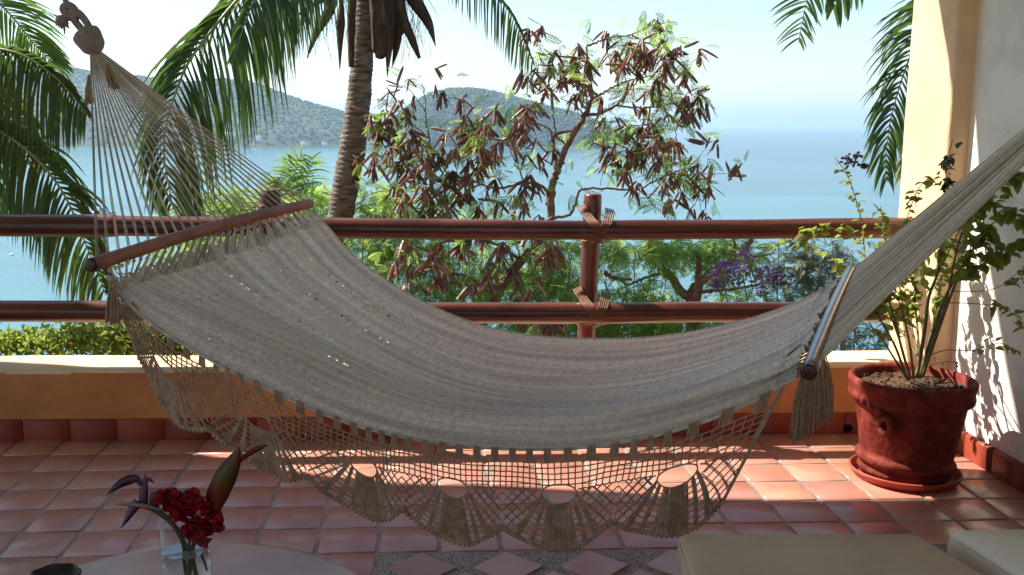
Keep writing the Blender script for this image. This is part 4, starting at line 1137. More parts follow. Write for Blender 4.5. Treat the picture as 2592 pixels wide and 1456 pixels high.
c1 = cushion('tan_cushion', 'flat tan canvas seat cushion, the left one of the two at the lower right', [A_[:2], ext(A_, D_, 3)[:2], ext(B_, C_, 3)[:2], B_[:2]], .45, .10, M['fabric_tan'])
E0, E1 = WZ(2398,1337,.45), WZ(2520,1412,.45)
c2 = cushion('white_cushion', 'flat off-white canvas seat cushion beside the side wall, right of the tan one', [E0[:2], ext(E0, E1, 5)[:2], (2.35, ext(E0, E1, 5)[1]), (2.35, E0[1])], .45, .10, M['fabric_white'])
mb = MB(); a_ = c1.copy(); mb.box((.70, 1.35, 0), (2.34, 2.27, .345))
tag(build('masonry_bench', mb, M['stucco_cream']), 'low masonry bench under the seat cushions', 'bench')

# ================================================================== PALMS
def frond(parent, pts, L, n=70, wid=.016, mt='palm', side=(1, 0, 0), fwd=.55, droop=.9, asym=(1, 1), start=.05, rr=.012, prof=None, jit=.12, nm='frond'):
    P0 = cr([W(u, v, Y) for u, v, Y in pts], 60); P = arc_resample(P0, 60)
    T_ = np.gradient(P, axis=0); T_ /= np.linalg.norm(T_, axis=1)[:, None]
    mb = MB(); side = np.asarray(side, float)
    for sg, am in ((-1, asym[0]), (1, asym[1])):
        if am <= 0: continue
        for k in range(int(n*1.5)):
            t = start+(1-start)*(k+rng.uniform(-.3, .3))/(n*1.5); t = min(max(t, 0), .995); i = min(59, int(t*59))
            l = L*am*(prof(t) if prof else (math.sin(math.pi*min(1, .18+.82*t)**.9)**.6*.75+.25)); l *= rng.uniform(.86, 1.08)
            sd = nrm(side-T_[i]*np.dot(side, T_[i]))*sg
            d = nrm(sd+T_[i]*(fwd+.9*max(0, t-.7))+rng.normal(0, jit, 3)); seg = 6; p = P[i].copy(); Q = [p.copy()]
            dr = droop*rng.uniform(.75, 1.25)
            for s in range(seg):
                d = nrm(d+np.array([0, 0, -1])*dr*.32); p = p+d*l/seg; Q.append(p.copy())
            Q = np.array(Q); TT = np.gradient(Q, axis=0); S = np.cross(TT, np.array([0, 1, .3])+rng.normal(0, .45, 3)); S /= np.maximum(1e-9, np.linalg.norm(S, axis=1))[:, None]
            w = wid*.82*rng.uniform(.7, 1.2)*np.array([.55, 1, 1, .9, .75, .5, .05]); mb.ribbon(Q, w, S)
    mi = MB(); mi.tube(P, np.linspace(rr, rr*.2, 60), 6)
    f = build(nm, mb, M[mt], parent, smooth=False); build('midrib', mi, M['rachis'], f, smooth=True)
    return f
# tall coconut palm
cp = thing('coconut_palm', 'tall coconut palm with a leaning ringed trunk rising behind the railing', 'palm', (W(780,900,9)[0], 9, float(zslope(np.array(-1.3), np.array(9.0)))))
tp = [(932,-160,50),(928,-60,50),(925,35,50),(915,175,58),(905,280,65),(891,384,70),(875,470,70),(860,553,68),(840,640,70),(815,760,73),(780,900,80),(740,1040,88)]
C = cr([W(u, v, 9.0) for u, v, w in tp], 420); Rr = cr(np.array([[w*.5*9/FPX] for u, v, w in tp]), 420)[:, 0]
zz = np.r_[0, np.cumsum(np.linalg.norm(np.diff(C, axis=0), axis=1))]
ph = zz/.042+np.array([float(fbm(np.array(z*2), np.array(3.)))*2 for z in zz]); saw = (ph % 1)
mb = MB(); n = 20; T_ = np.gradient(C, axis=0); T_ /= np.linalg.norm(T_, axis=1)[:, None]
Vv = []
for i in range(420):
    A = nrm(np.cross(T_[i], [0, 1, 0])); B = np.cross(T_[i], A); a = np.arange(n)*2*math.pi/n
    s2 = ((ph[i]+.35*np.sin(a+1)) % 1); rad = Rr[i]*(1.0-.085*s2**.7+.03*np.sin(3*a+ph[i]))
    Vv.append(C[i]+rad[:, None]*(np.cos(a)[:, None]*A+np.sin(a)[:, None]*B))
Vv = np.concatenate(Vv); i_ = np.arange(n); j_ = (i_+1) % n
mb.add(Vv, np.concatenate([np.stack([a*n+i_, a*n+j_, (a+1)*n+j_, (a+1)*n+i_], 1) for a in range(419)])); build('trunk', mb, M['trunk'], cp, smooth=True)
# dead sheaths, bracts and leaf bases round the crown
def blade(pts, ws, nm='dead_sheath', mt='palm_dead', th=.012):
    P = cr([W(u, v, Y) for u, v, Y in pts], 18); w = np.interp(np.linspace(0, 1, 18), np.linspace(0, 1, len(ws)), ws)*9/FPX*.5
    T_ = np.gradient(P, axis=0); S = np.cross(T_, [0, 1, 0]); S /= np.linalg.norm(S, axis=1)[:, None]; mb = MB(); mb.ribbon(P, w, S, th); build(nm, mb, M[mt], cp)
blade([(893,-20,8.8),(889,60,8.8),(889,170,8.85)], [22, 20, 14])
blade([(958,-30,8.9),(965,60,8.85),(962,130,8.85),(955,148,8.85)], [50, 52, 40, 10])
blade([(985,-30,8.9),(985,60,8.85),(984,120,8.85),(980,197,8.85)], [44, 40, 20, 1])
blade([(1005,-20,9.0),(1004,60,8.95),(1003,120,8.95),(992,172,8.95)], [44, 34, 18, 1])
blade([(1010,-30,8.8),(1020,40,8.8),(1043,100,8.8),(1062,148,8.8)], [20, 22, 20, 8])
blade([(1025,-40,8.9),(1055,10,8.9),(1085,60,8.9),(1103,118,8.9)], [40, 34, 22, 1])
blade([(845,-20,8.8),(832,30,8.8),(800,85,8.8),(777,148,8.8)], [26, 26, 18, 2])
blade([(865,-10,8.8),(862,60,8.8),(861,90,8.8),(860,176,8.8)], [8, 22, 18, 2])
blade([(880,-20,8.8),(800,8,8.8),(757,36,8.8)], [14, 10, 6])
mb = MB(); mb.inst(ICO_V, [ICO_F], [W(1012, 78, 8.85)], rot_from(rng.normal(size=(1, 3))), np.array([[.05, .05, .058]])); build('coconut', mb, M['palm_dead'], cp, smooth=True)
mb = MB()
for k in range(150):
    u0 = rng.choice([rng.uniform(890, 1060), rng.uniform(740, 890), rng.uniform(1020, 1080)]); v0 = rng.uniform(-20, 60); a = W(u0, v0, 8.8)
    b = W(u0+rng.normal(0, 16), v0+rng.uniform(30, 120), 8.8); mb.tube(cr([a, a*.5+b*.5+rng.normal(0, .02, 3), b], 5), .0016, 3, cap=False)
build('dead_fibre', mb, M['palm_dead'], cp, kind='stuff')
pf = lambda t: (.55+.45*math.sin(math.pi*min(1, t*1.05)))*(1 if t < .9 else 1-(t-.9)*5)
frond(cp, [(905,-190,8.9),(700,-95,8.3),(590,12,7.9),(489,140,7.7),(452,215,7.6),(425,300,7.5),(415,390,7.45),(438,530,7.4)], .98, 125, .0125, side=(1, .25, .25), fwd=.75, droop=1.0, asym=(.68, 1.12), prof=pf, rr=.02, jit=.10)
frond(cp, [(915,-190,8.9),(800,-170,8.0),(720,-95,7.6),(655,-20,7.4),(620,60,7.3),(590,150,7.2)], .80, 90, .0115, side=(1, .3, .2), fwd=.8, droop=1.1, asym=(.5, 1.0), prof=pf, rr=.016)
frond(cp, [(930,-200,8.9),(1080,-160,8.6),(1200,-60,8.5),(1290,30,8.4),(1352,164,8.4)], .42, 52, .0105, side=(1, .3, .2), fwd=.9, droop=1.2, asym=(1.0, .35), prof=lambda t: 1.0 if t < .75 else 1.1-(t-.75)*3, rr=.012)
frond(cp, [(930,-220,8.9),(1020,-260,10),(1150,-280,11)], .6, 40, .015, prof=pf)

# palm at the left edge
pl = thing('left_palm', 'palm at the left edge with long drooping fronds in front of the sea', 'palm', (-4.2, 6.4, float(zslope(np.array(-4.2), np.array(6.4)))))
frond(pl, [(-260,-60,6.3),(-100,-30,6.3),(0,12,6.3),(87,112,6.25),(140,166,6.2)], .36, 54, .009, 'palm_lt', side=(.4, .3, 1), fwd=.9, droop=.5, asym=(.8, 1.15), rr=.010)
frond(pl, [(-260,80,6.1),(-100,110,6.0),(0,124,5.9),(70,146,5.85),(150,205,5.8),(225,292,5.8)], .50, 84, .0105, side=(1, .3, .6), fwd=.35, droop=1.7, asym=(1.2, .5), rr=.012, prof=pf)
frond(pl, [(-300,150,6.4),(-120,170,6.4),(0,235,6.3),(60,330,6.2),(72,420,6.2)], .42, 60, .010, 'palm_y', side=(1, .3, .4), fwd=.5, droop=1.4, asym=(1, .9), rr=.011, prof=pf)
frond(pl, [(-300,220,6.0),(-150,250,5.9),(0,332,5.8),(95,405,5.75),(166,500,5.7),(226,640,5.7),(268,748,5.7)], .52, 112, .0105, side=(1, .3, .35), fwd=.55, droop=1.1, asym=(1.05, .75), rr=.013, prof=pf)
frond(pl, [(-300,200,6.5),(-150,260,6.5),(-60,380,6.5),(-20,480,6.5),(0,560,6.5)], .38, 50, .011, side=(1, .3, .3), fwd=.45, droop=1.3, asym=(1.0, .9), rr=.013, prof=pf)
mb = MB(); mb.tube(cr([W(-300,150,6.3), W(-360,500,6.4), W(-420,1000,6.6), W(-470,1500,6.9)], 40), np.linspace(.10, .14, 40), 12); build('trunk', mb, M['trunk'], pl, smooth=True)

# palm beyond the pillar
prt = thing('right_palm', 'palm whose fronds hang beside and above the cream pillar', 'palm', (4.6, 7.2, float(zslope(np.array(4.6), np.array(7.2)))))
frond(prt, [(2420,-260,7.4),(2200,-200,6.9),(2080,-80,6.6),(2044,0,6.5),(2030,60,6.45),(2021,110,6.4)], .50, 44, .010, side=(1, .3, .1), fwd=.55, droop=.25, asym=(1.0, .6), rr=.010)
frond(prt, [(2420,-260,7.4),(2280,-190,7.1),(2170,-110,7.0),(2120,-20,6.9),(2105,30,6.9)], .44, 24, .026, side=(1, .3, .1), fwd=.8, droop=.9, asym=(.7, 1.0), rr=.010)
frond(prt, [(2560,-60,6.9),(2430,-30,6.6),(2350,50,6.4),(2306,138,6.3),(2270,242,6.25),(2250,328,6.2),(2242,408,6.2),(2246,462,6.2)], .46, 88, .0105, side=(1, .3, .25), fwd=.65, droop=.7, asym=(1.0, .8), rr=.012)
frond(prt, [(2560,100,7.0),(2420,160,6.8),(2350,280,6.7),(2310,380,6.7),(2285,450,6.7)], .38, 60, .010, 'palm_y', side=(1, .3, .25), fwd=.7, droop=.8, rr=.010)
mb = MB(); mb.tube(cr([W(2520,-160,7.4), W(2560,300,7.4), W(2600,800,7.4), W(2620,1250,7.5)], 40), np.linspace(.11, .15, 40), 12); build('trunk', mb, M['trunk'], prt, smooth=True)

# small palms down the slope
def small_palm(u, v, Y, fr, label, mt='palm_lt', L=.5):
    base = W(u, v, Y); t_ = thing('young_palm', label, 'palm', (base[0], Y, float(zslope(np.array(base[0]), np.array(Y)))), 'young palms below the terrace')
    mb = MB(); z0 = t_['_loc'][2]; mb.tube([(base[0], Y, z0-.2), (base[0], Y, base[2])], .07, 10); build('trunk', mb, M['trunk'], t_)
    for pts in fr: frond(t_, pts, L, 20, .010, mt, side=(1, .2, .4), fwd=.8, droop=.5, rr=.008)
small_palm(745, 560, 11, [[(745,560,11),(742,470,11),(752,410,11),(768,385,11)], [(745,560,11),(775,470,11),(790,415,11),(792,392,11)], [(745,560,11),(720,480,11),(705,450,11),(690,470,11)], [(745,560,11),(740,500,11),(728,440,11),(742,400,11)], [(745,560,11),(780,500,11),(800,480,11),(812,500,11)]],
           'young light green palm left of the leaning palm trunk', L=.30)
small_palm(560, 660, 10, [[(560,660,10),(520,560,10),(470,520,10),(430,560,10)], [(560,660,10),(590,540,10),(640,480,10),(700,500,10)], [(560,660,10),(540,560,10),(560,500,10),(610,490,10)], [(560,660,10),(600,600,10),(660,560,10),(700,580,10)], [(560,660,10),(500,600,10),(440,600,10),(400,660,10)], [(560,660,10),(520,640,10),(480,660,10),(460,720,10)]],
           'low arching palm behind the hammock left bar', L=.42)

# ================================================================== POD TREE
# pod proto: flat lens along +X length 1
xs_ = np.array([0, .08, .3, .7, .93, 1.0]); ws_ = np.array([.01, .06, .085, .082, .055, .0])
PV = []; 
for x, w in zip(xs_, ws_): PV += [(x, -w, .03*math.sin(x*3)), (x, 0, .03*math.sin(x*3)+.012), (x, w, .03*math.sin(x*3)), (x, 0, .03*math.sin(x*3)-.012)]
PF = []
for i in range(5):
    for a in range(4): PF.append((i*4+a, (i+1)*4+a, (i+1)*4+(a+1) % 4, i*4+(a+1) % 4))
PV = np.array(PV); PF = np.array(PF)
pm = MB(); pm.add(PV, PF); pod_me = pm.mesh('pod', M['pod'], True)
# feathery leaf proto: midrib with paired fine strips, length 1 along X, hangs -Z
FV, FF = [], []
def _q(a, b, w):
    a, b = np.array(a, float), np.array(b, float); s = nrm(np.cross(b-a, [0, .3, 1]))*w; k = len(FV)
    FV.extend([a-s, a+s, b+s*.5, b-s*.5]); FF.append((k, k+1, k+2, k+3))
_q((0, 0, 0), (1, 0, -.12), .012)
for i in range(6):
    x = .10+.15*i; l = .40*math.sin(math.pi*(.22+.6*i/6))+.06
    for sg in (-1, 1):
        m_ = (x+.45*l, sg*l*.5, -.12*x-.02); e_ = (x+.95*l, sg*l*.85, -.12*x-.14)
        _q((x, 0, -.12*x), m_, .026); _q(m_, e_, .036)
FV = np.array(FV); FF = np.array(FF)

def branches(mbx, lines, Y0=8.5):
    out = []
    for (pts, r0, r1) in lines:
        Q = cr([W(p[0], p[1], p[2] if len(p) > 2 else Y0) for p in pts], max(12, 6*len(pts)))
        Q += rng.normal(0, .004, Q.shape); mbx.tube(Q, np.linspace(r0, r1, len(Q)), 7); out.append(Q)
    return out
def sprays(mbx, P, size, down=.5, seed=None):
    n = len(P); d = rng.normal(0, 1, (n, 3))*np.array([1, .8, .5])+np.array([0, 0, -down]); mbx.inst(FV, [FF], P, rot_from(d, spin=rng.uniform(-1.2, 1.2, n)), size*rng.uniform(.6, 1.2, n))

pt = thing('pod_tree', 'spindly tree hung with bunches of dry brown pods in front of the island', 'tree', (W(1256, 753, 8.5)[0], 8.5, float(zslope(np.array(.3), np.array(8.5)))))
tm = MB()
main = [([(1120,1150,8.6),(1190,900,8.5),(1256,753,8.45),(1319,658,8.45),(1385,590,8.5),(1396,480,8.5),(1409,440,8.5),(1438,365,8.5),(1480,292,8.5),(1499,252,8.5)], .050, .020)]
branches(tm, main)
bl = [([(1499,252),(1494,200),(1487,149),(1484,118)], .016, .007), ([(1480,292),(1518,287),(1558,267),(1590,232),(1611,206)], .016, .006), ([(1558,267),(1610,273),(1667,270),(1700,262),(1740,268)], .009, .003),
      ([(1499,252),(1536,230),(1570,212),(1611,200),(1660,190)], .011, .004), ([(1484,118),(1520,104),(1555,93),(1598,88),(1657,62),(1690,60)], .010, .003), ([(1598,88),(1640,110),(1700,130),(1740,170)], .007, .003),
      ([(1487,149),(1424,143),(1375,138),(1340,150)], .008, .003), ([(1611,206),(1650,170),(1690,140)], .006, .003), ([(1480,292),(1450,262),(1420,250)], .008, .003), ([(1429,363),(1411,349),(1380,320),(1345,311),(1300,300)], .010, .004),
      ([(1411,349),(1400,300),(1398,255),(1370,215)], .008, .003), ([(1385,520),(1382,480),(1337,463),(1267,477),(1228,470),(1190,455)], .016, .006), ([(1389,553),(1440,543),(1459,512),(1473,480),(1540,478),(1613,480),(1650,463),(1700,440),(1760,420)], .014, .004),
      ([(1613,480),(1640,500),(1660,540)], .006, .003), ([(1650,463),(1660,420),(1640,380)], .006, .003), ([(1700,440),(1740,445),(1800,440),(1850,440)], .005, .002), ([(1740,425),(1768,400),(1790,370)], .004, .002), ([(1720,400),(1712,350),(1700,300)], .006, .003),
      ([(1190,455),(1150,470),(1100,500),(1060,540),(1040,620)], .012, .006), ([(1100,500),(1090,440),(1090,390),(1086,350),(1078,300),(1076,250),(1068,212)], .012, .003), ([(1076,280),(1050,245),(1037,227),(1005,215)], .004, .002), ([(1086,350),(1050,320),(1015,300)], .006, .003),
      ([(1060,540),(1000,480),(960,420),(950,380)], .010, .003), ([(1324,454),(1295,390),(1268,314)], .007, .003), ([(1268,400),(1220,370),(1180,320)], .006, .003), ([(1090,440),(1140,400),(1190,370)], .006, .003), ([(1000,480),(940,490),(900,520)], .006, .003),
      ([(1319,658),(1260,620),(1200,600),(1150,560),(1100,540)], .014, .005), ([(1256,753),(1180,700),(1100,690),(1040,640)], .014, .005), ([(1385,600),(1410,640),(1400,690)], .008, .003), ([(1318,660),(1300,600),(1280,560)], .008, .003)]
branches(tm, bl)
build('trunk', tm, M['bark'], pt, smooth=True)
clusters = [(1655,95,14),(1700,140,14),(1645,140,14),(1735,172,12),(1680,190,15),(1608,155,12),(1565,160,12),(1530,170,12),(1490,195,10),(1472,145,10),(1425,150,12),(1372,130,10),(1368,185,10),(1402,195,10),(1440,180,12),(1332,210,8),(1425,245,10),(1452,232,12),(1478,232,10),
            (1700,225,12),(1692,252,10),(1722,275,10),(1668,292,8),(1738,250,10),(1720,300,8),(1600,282,5),(1632,345,14),(1672,325,10),(1694,350,12),(1642,372,12),(1662,400,14),(1702,400,12),(1562,388,12),(1602,400,12),(1540,420,8),(1592,430,12),(1655,430,12),(1740,415,8),(1722,440,10),(1702,470,12),(1852,438,4),(1788,450,9),(1762,462,8),(1750,515,9),(1730,500,10),(1690,500,8),
            (1002,218,3),(1032,258,4),(1072,222,4),(990,305,14),(1005,330,14),(962,335,14),(1172,295,16),(1192,290,12),(1292,305,14),(1322,300,12),(1352,290,10),(1282,350,10),(1252,340,14),(1330,340,8),(1342,390,12),(1372,392,10),(975,380,14),(1012,390,14),(1042,400,12),(1062,358,10),(1082,420,12),(1102,378,14),(1132,380,14),(1182,400,14),(1160,420,12),(1202,380,14),(1242,382,14),(1262,420,12),(1232,440,12),(962,432,10),(1002,450,12),(1042,440,14),(1092,460,16),(1142,450,14),(1182,460,12),(1002,500,12),(1062,500,12),(1112,512,12),(1152,500,14),(1052,540,10),(982,540,8),(1122,545,10),(1202,500,10),(1252,520,8),(1312,460,12),(1312,540,8),(1222,545,8),(1352,500,8),(1505,330,6),
            (1192,620,12),(1152,600,12),(1042,620,10),(1102,650,12),(1022,680,10),(1092,700,12),(1232,640,14),(1282,630,12),(1252,680,12),(1202,700,8),(1392,620,12),(1410,640,9),(1362,600,8),(1322,680,8),(1062,740,6),(1330,750,10),(1375,845,12),(1325,835,10)]
podP, podD, podS, podR = [], [], [], []
leafP = []
for (u, v, n) in clusters:
    Yc = 8.5+rng.uniform(-.5, .4); 
    if v > 580: Yc = rng.uniform(7.6, 8.3)
    c_ = W(u, v-16, Yc)
    sub = rng.integers(2, 5)
    for s in range(sub):
        cc = c_+rng.normal(0, .085, 3)
        for k in range(int(n*1.75/sub)+1):
            d = nrm(np.array([rng.normal(0, .55), rng.normal(0, .5), -1.0 if rng.random() < .93 else .2])+np.array([rng.normal(0, .12)]*3)); podP.append(cc+rng.normal(0, .012, 3)); podD.append(d); podS.append(rng.uniform(.10, .185)*(1.15 if v > 580 else 1)); podR.append(v)
    for k in range(int(2+n*.12)): leafP.append(c_+rng.normal(0, 1, 3)*np.array([.12, .12, .075])+np.array([0, 0, .03]))
for (u, v, dx, dz) in [(1790,365,.6,0)]*6+[(1845,440,1,-.2)]*3+[(1010,222,1,-.4)]*4+[(1740,130,1,.4)]*4:
    podP.append(W(u, v, 8.4)+rng.normal(0, .02, 3)); podD.append(nrm([rng.normal(0, 1)*2, rng.normal(0, .3), rng.normal(0, .9)+dz])); podS.append(rng.uniform(.11, .16))
podP, podD, podS = map(np.array, (podP, podD, podS)); spn = rng.uniform(-1.5, 1.5, len(podP))
podRm = rot_from(podD, ups=np.array([0, 1.0, 0]), spin=spn)
order = np.argsort(-podS*(9/podP[:, 1])); big = order[:290]; rest = order[290:]
for i in big:
    o = link('pod', pod_me, pt); o.matrix_parent_inverse = Matrix.Translation(-Vector(pt['_loc']))
    Rm = podRm[i]*podS[i]; o.matrix_basis = Matrix([[*Rm[a], podP[i][a]] for a in range(3)]+[[0, 0, 0, 1]])
mb = MB(); mb.inst(PV, [PF], podP[rest], podRm[rest], podS[rest]); build('pods', mb, M['pod'], pt, smooth=True, kind='stuff')
mb = MB(); leafP = np.array(leafP)
extra = [(1657,66,40,.10),(1690,85,26,.08),(1580,100,20,.08),(1600,140,20,.10),(1740,165,14,.08),(1700,220,30,.10),(1540,240,18,.10),(1590,215,26,.10),(1640,250,26,.12),(1560,335,70,.13),(1530,320,30,.08),(1700,262,30,.10),(1735,275,20,.08),(1640,300,14,.12),(1370,120,14,.06),(1345,190,16,.08),(1500,170,14,.08),(1190,330,40,.14),(1230,345,40,.12),(1260,330,24,.1),(1175,375,30,.14),(1000,300,20,.1),(1020,370,30,.13),(960,470,60,.16),(1100,450,40,.16),(1600,410,60,.14),(1700,380,40,.13),(1690,460,40,.16),(1500,430,20,.2),(1750,470,20,.1),(1640,520,24,.14),(1280,440,40,.18),(1200,520,60,.22),(1400,520,24,.2)]
for (u, v, n, s) in extra: leafP = np.vstack([leafP, W(u, v, 8.5)+rng.normal(0, s, (int(n*.38), 3))*np.array([1, 1.4, .7])])
sprays(mb, leafP, .13, .35); build('foliage', mb, M['feather'], pt, kind='stuff')

# ================================================================== SHRUBS
def shrub(name, label, cat, blobs, mt, size, Y0, twig='bark', down=.3, simple=False, group=None, extra=None, ntw=4):
    """blobs: (u, v, n, sx_px, sz_px [,Y])"""
    u0 = np.mean([b[0] for b in blobs]); g = W(u0, 900, Y0)
    z0 = float(zslope(np.array(g[0]), np.array(Y0))); t_ = thing(name, label, cat, (g[0], Y0, z0), group)
    mbx, tw = MB(), MB(); base = np.array([g[0], Y0, z0-.1])
    for b in blobs:
        u, v, n, sx, sz = b[:5]; n = int(n*(1.3 if simple else .50)); Y = b[5] if len(b) > 5 else Y0; c_ = W(u, v, Y); k = Y/FPX
        P = c_+np.stack([rng.normal(0, sx*k, n), rng.normal(0, max(sx, sz)*k*.8, n), rng.normal(0, sz*k, n)], 1)
        if simple:
            d = rng.normal(0, 1, (n, 3)); mbx.inst(LV, [LF], P, rot_from(d, spin=rng.uniform(-2, 2, n)), size*rng.uniform(.6, 1.2, n))
        else: sprays(mbx, P, size, down)
        for q in P[rng.integers(0, n, ntw)]:
            m_ = base*.3+q*.7+rng.normal(0, .08, 3); m_[2] = min(m_[2], q[2]-.05); tw.tube(cr([np.array([base[0]*.5+q[0]*.5, base[1], base[2]]), m_, q], 8), np.linspace(.011, .0025, 8), 5, cap=False)
    build('twigs', tw, M[twig], t_, smooth=True, kind='stuff'); build('foliage', mbx, M[mt], t_, kind='stuff')
    return t_
shrub('shrub', 'leafy bush just over the parapet at the far left', 'bush', [(60,870,620,55,13),(160,864,640,50,16),(250,858,600,45,20),(20,862,360,30,12),(200,832,90,40,10)], 'leaf', .036, 6.2, simple=True)
shrub('shrub', 'denser bright bush behind the left end of the hammock fringe', 'bush', [(340,855,900,45,26),(430,868,900,45,30),(500,895,600,50,30),(330,818,120,60,12)], 'leaf', .036, 6.0, simple=True)
shrub('shrub', 'thin light green shrub seen through the left suspension strings', 'bush', [(560,530,220,60,20,10.2),(640,520,200,40,24,10.2),(480,640,260,70,40,9.6),(620,620,260,60,40,9.6)], 'feather', .12, 9.6)
shrub('shrub', 'feathery green bush at the foot of the leaning palm', 'bush', [(800,510,260,34,22,9.8),(780,560,220,40,25,9.8),(950,560,300,45,36,9.2),(930,640,300,45,40,9.2),(980,500,240,40,30,9.2)], 'feather', .12, 9.4)
shrub('shrub', 'feathery green bush filling the gap below the top rail under the pod tree', 'bush', [(1000,650,360,60,40),(1090,720,520,70,40),(1150,650,420,70,45),(1250,720,480,70,36),(1200,780,420,90,30),(1330,700,300,50,40),(1000,590,200,60,30),(1180,560,240,80,24),(1060,560,200,60,24)], 'feather', .12, 8.9)
shrub('shrub', 'deep green fern-leaved bush left of the lashed post', 'bush', [(1390,690,300,44,34),(1430,630,130,34,24),(1380,770,300,60,34),(1440,760,240,46,36),(1310,840,300,60,22),(1440,840,240,50,22)], 'feather', .13, 8.4)
shrub('shrub', 'dark fern-leaved bush right of the lashed post', 'bush', [(1560,640,200,40,24),(1620,730,160,60,34),(1570,790,220,60,24),(1680,640,150,40,18),(1560,840,240,60,14),(1640,830,200,60,14)], 'feather', .14, 8.2)
shrub('shrub', 'dull brown-green thicket at the base of the forked tree', 'bush', [(1650,760,70,40,24),(1700,830,200,80,14),(1850,820,200,80,14),(1960,760,110,70,20),(1980,810,180,70,18)], 'feather', .12, 8.0)
shrub('shrub', 'pale grey-green brush beside the purple blossoms', 'bush', [(2060,650,300,50,36),(2010,700,260,50,30),(2120,700,200,50,36),(2180,860,300,50,30),(2100,760,220,60,30)], 'feather_g', .10, 7.6)
ft = thing('forked_tree', 'thick forked brown tree with a pruned stub beyond the lower rail', 'tree', (W(1755, 800, 8.2)[0], 8.2, float(zslope(np.array(1.8), np.array(8.2)))))
tm = MB()
branches(tm, [([(1740,1150,8.2),(1748,900,8.2),(1755,760,8.2),(1766,722,8.2)], .075, .055), ([(1766,722),(1735,749),(1700,700),(1686,690),(1644,637),(1650,600)], .045, .02), ([(1766,722),(1769,690),(1769,639)], .03, .022), ([(1766,722),(1800,694),(1856,656),(1890,625),(1908,590)], .04, .018),
              ([(1760,740),(1830,735),(1880,728),(1930,720)], .018, .008), ([(1530,690),(1560,706),(1600,708)], .022, .01), ([(1686,690),(1640,700),(1590,720),(1560,700)], .014, .006), ([(1856,656),(1860,620),(1850,590)], .014, .006), ([(1880,640),(1920,650),(1960,640)], .01, .004)], 8.2)
build('trunk', tm, M['bark'], ft, smooth=True)
mb = MB(); P = np.vstack([W(u, v, 8.4)+rng.normal(0, 1, (n, 3))*np.array([sx, sx, sz])*8.2/FPX for u, v, n, sx, sz in [(1690,625,60,40,12),(1810,640,90,44,18),(1850,620,60,36,12),(1820,700,50,36,20),(1880,780,70,50,18),(1700,790,60,50,18),(1920,640,40,36,14)]])
sprays(mb, P, .14, .3); build('foliage', mb, M['feather'], ft, kind='stuff')
pv_ = thing('flowering_vine', 'spray of purple blossoms on the bushes beyond the lower rail', 'flowers', (W(1900, 700, 7.6)[0], 7.6, W(1900, 760, 7.6)[2]))
mb, tw, gr = MB(), MB(), MB()
for (u, v, n, s) in [(1884,640,40,8),(1895,655,30,8),(1822,690,110,14),(1850,700,90,16),(1875,690,60,14),(1815,722,60,8),(1925,692,80,12),(1955,702,130,16),(1975,700,60,14),(1930,730,50,9),(1990,710,30,14),(2095,645,20,14),(2130,640,20,12),(1870,670,40,14)]:
    c_ = W(u, v, 7.6); P = c_+rng.normal(0, s*7.6/FPX, (n, 3)); d = rng.normal(0, 1, (n, 3)); mb.inst(LV, [LF], P, rot_from(d), rng.uniform(.018, .034, n))
    tw.tube(cr([c_, c_+np.array([.03, 0, -.08]), c_+np.array([.1, .05, -.3])], 6), .004, 4); P = c_+rng.normal(0, s*1.3*7.6/FPX, (n//3, 3)); gr.inst(LV, [LF], P, rot_from(rng.normal(0, 1, (n//3, 3))), rng.uniform(.03, .05, n//3))
build('blossoms', mb, M['purple'], pv_, kind='stuff'); build('vine_stems', tw, M['stem'], pv_, kind='stuff'); build('vine_leaves', gr, M['leaf'], pv_, kind='stuff')
# undergrowth cover further down the slope
mb = MB(); n = 5200; X = rng.uniform(-22, 24, n); Y = 5.6+26*rng.random(n)**1.3; Z = zslope(X, Y)+rng.uniform(0, .7, n)
sprays(mb, np.stack([X, Y, Z], 1), .55, 0); o = build('undergrowth', mb, M['feather_dk'], kind='stuff', label='dense green undergrowth on the slope below the terrace')

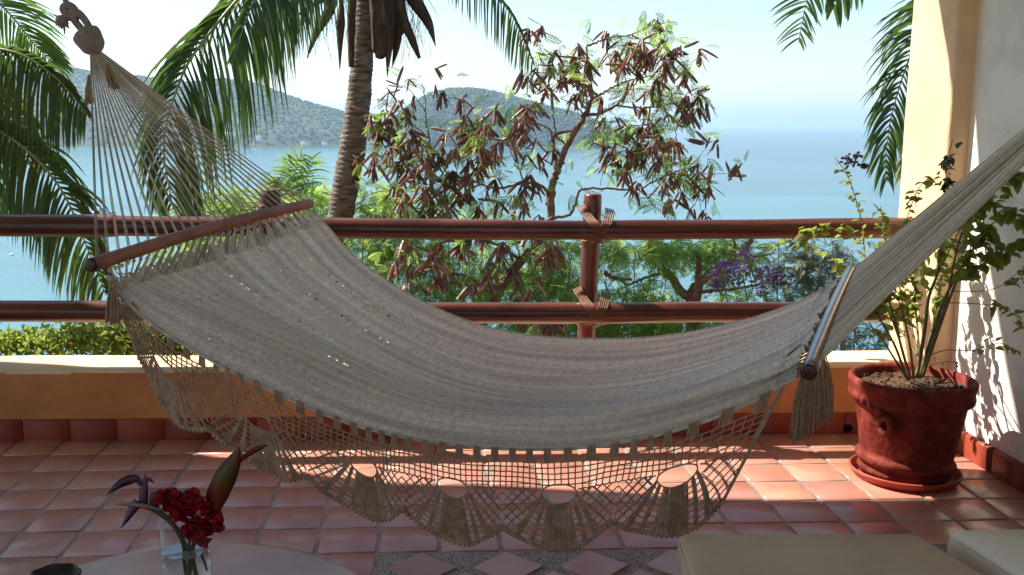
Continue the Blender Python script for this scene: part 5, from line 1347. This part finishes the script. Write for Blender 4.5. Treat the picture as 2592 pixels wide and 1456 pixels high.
# ================================================================== BOATS AND SHORE HOUSES
def boat(u, v, L, hdg, label, cabin=True, sail=False):
    p = WZ(u, v, SEA_Z); t_ = thing('boat', label, 'boat', (p[0], p[1], SEA_Z), 'boats in the bay'); c, s = math.cos(hdg), math.sin(hdg)
    def tr(V): V = np.array(V)*L; return np.stack([p[0]+V[:, 0]*c-V[:, 1]*s, p[1]+V[:, 0]*s+V[:, 1]*c, SEA_Z+V[:, 2]], 1)
    mb = MB(); xs = np.linspace(-.5, .5, 9); hw = np.array([.12, .15, .16, .165, .16, .15, .12, .07, .005]); sh = np.array([.09, .09, .09, .092, .095, .1, .11, .125, .14]); V = []
    for x, w, z in zip(xs, hw, sh): V += [(x, -w, z), (x, -w*.7, -.03), (x, w*.7, -.03), (x, w, z)]
    F = [(i*4+a, (i+1)*4+a, (i+1)*4+(a+1) % 4, i*4+(a+1) % 4) for i in range(8) for a in range(4)]; F.append((0, 1, 2, 3)); mb.add(tr(V), F); build('hull', mb, M['boat_w'], t_)
    if cabin:
        for (x0, x1, w, z0, z1, m_, nm) in [(-.28, .18, .11, .09, .17, 'boat_w', 'cabin'), (-.26, .14, .112, .12, .155, 'boat_d', 'window_band'), (-.22, .06, .09, .175, .225, 'boat_w', 'flybridge'), (-.3, .02, .11, .275, .285, 'boat_w', 'canopy')]:
            V = [(x0, -w, z0), (x1, -w, z0), (x1, w, z0), (x0, w, z0), (x0, -w, z1), (x1-.03, -w*.9, z1), (x1-.03, w*.9, z1), (x0, w, z1)]; mb = MB(); mb.add(tr(V), [(3,2,1,0),(4,5,6,7),(0,1,5,4),(1,2,6,5),(2,3,7,6),(3,0,4,7)]); build(nm, mb, M[m_], t_)
        mb = MB()
        for (x, y) in [(-.28, -.09), (-.28, .09), (0, -.09), (0, .09)]: mb.tube(tr([(x, y, .17), (x, y, .275)]), .006*L, 5)
        mb.tube(tr([(-.1, 0, .28), (-.1, 0, .40)]), .005*L, 5); build('frame', mb, M['boat_w'], t_)
    else:
        mb = MB(); mb.add(tr([(-.1,-.07,.09),(.1,-.07,.09),(.1,.07,.09),(-.1,.07,.09),(-.1,-.07,.2),(.07,-.06,.2),(.07,.06,.2),(-.1,.07,.2)]), [(4,5,6,7),(0,1,5,4),(1,2,6,5),(2,3,7,6),(3,0,4,7)]); build('cabin', mb, M['boat_w'], t_)
boat(264, 541, 10.5, RAD(8), 'white motor cruiser with flybridge seen between the hammock strings')
boat(648, 379, 8.5, RAD(60), 'small white boat near the foot of the headland', False)
boat(30, 646, 2.6, RAD(80), 'tiny white boat between the two rails at the far left', False)
boat(128, 440, 6.0, RAD(20), 'small white boat behind the left palm fronds', False)
def house(u, v, Y, w, d, h, label, roof='house_w'):
    p = W(u, v, Y); t_ = thing('shore_house', label, 'house', (p[0], Y, p[2]), 'houses on the far shore')
    mb = MB(); mb.box((p[0]-w/2, Y-d/2, p[2]-6), (p[0]+w/2, Y+d/2, p[2]+h)); build('walls', mb, M['house_w'], t_)
    mb = MB(); mb.box((p[0]-w/2-.6, Y-d/2-.6, p[2]+h+.02), (p[0]+w/2+.6, Y+d/2+.6, p[2]+h+1.1)); build('roof', mb, M[roof], t_)
    for k in range(max(2, int(w/7))):
        x = p[0]-w/2+(k+.5)*w/max(2, int(w/7)); mb = MB(); mb.box((x-1, Y-d/2-.15, p[2]+.4), (x+1, Y-d/2-.02, p[2]+h-.3)); build('window', mb, M['boat_d'], t_)
house(582, 338, 1790, 20, 8, 1.6, 'long low white house on the headland above the shore')
house(655, 348, 1782, 9, 6, 1.8, 'white house right of the long low one on the headland')
house(770, 361, 1790, 12, 6, 1.7, 'red-roofed house at the beach left of the palm trunk', 'house_r')
house(822, 362, 1795, 10, 6, 1.7, 'red-roofed house closest to the palm trunk on the beach', 'house_r')
house(972, 364, 1800, 14, 6, 2.0, 'red-roofed house right of the palm trunk by the water', 'house_r')
for o in bpy.data.objects:
    if '_loc' in o: del o['_loc']
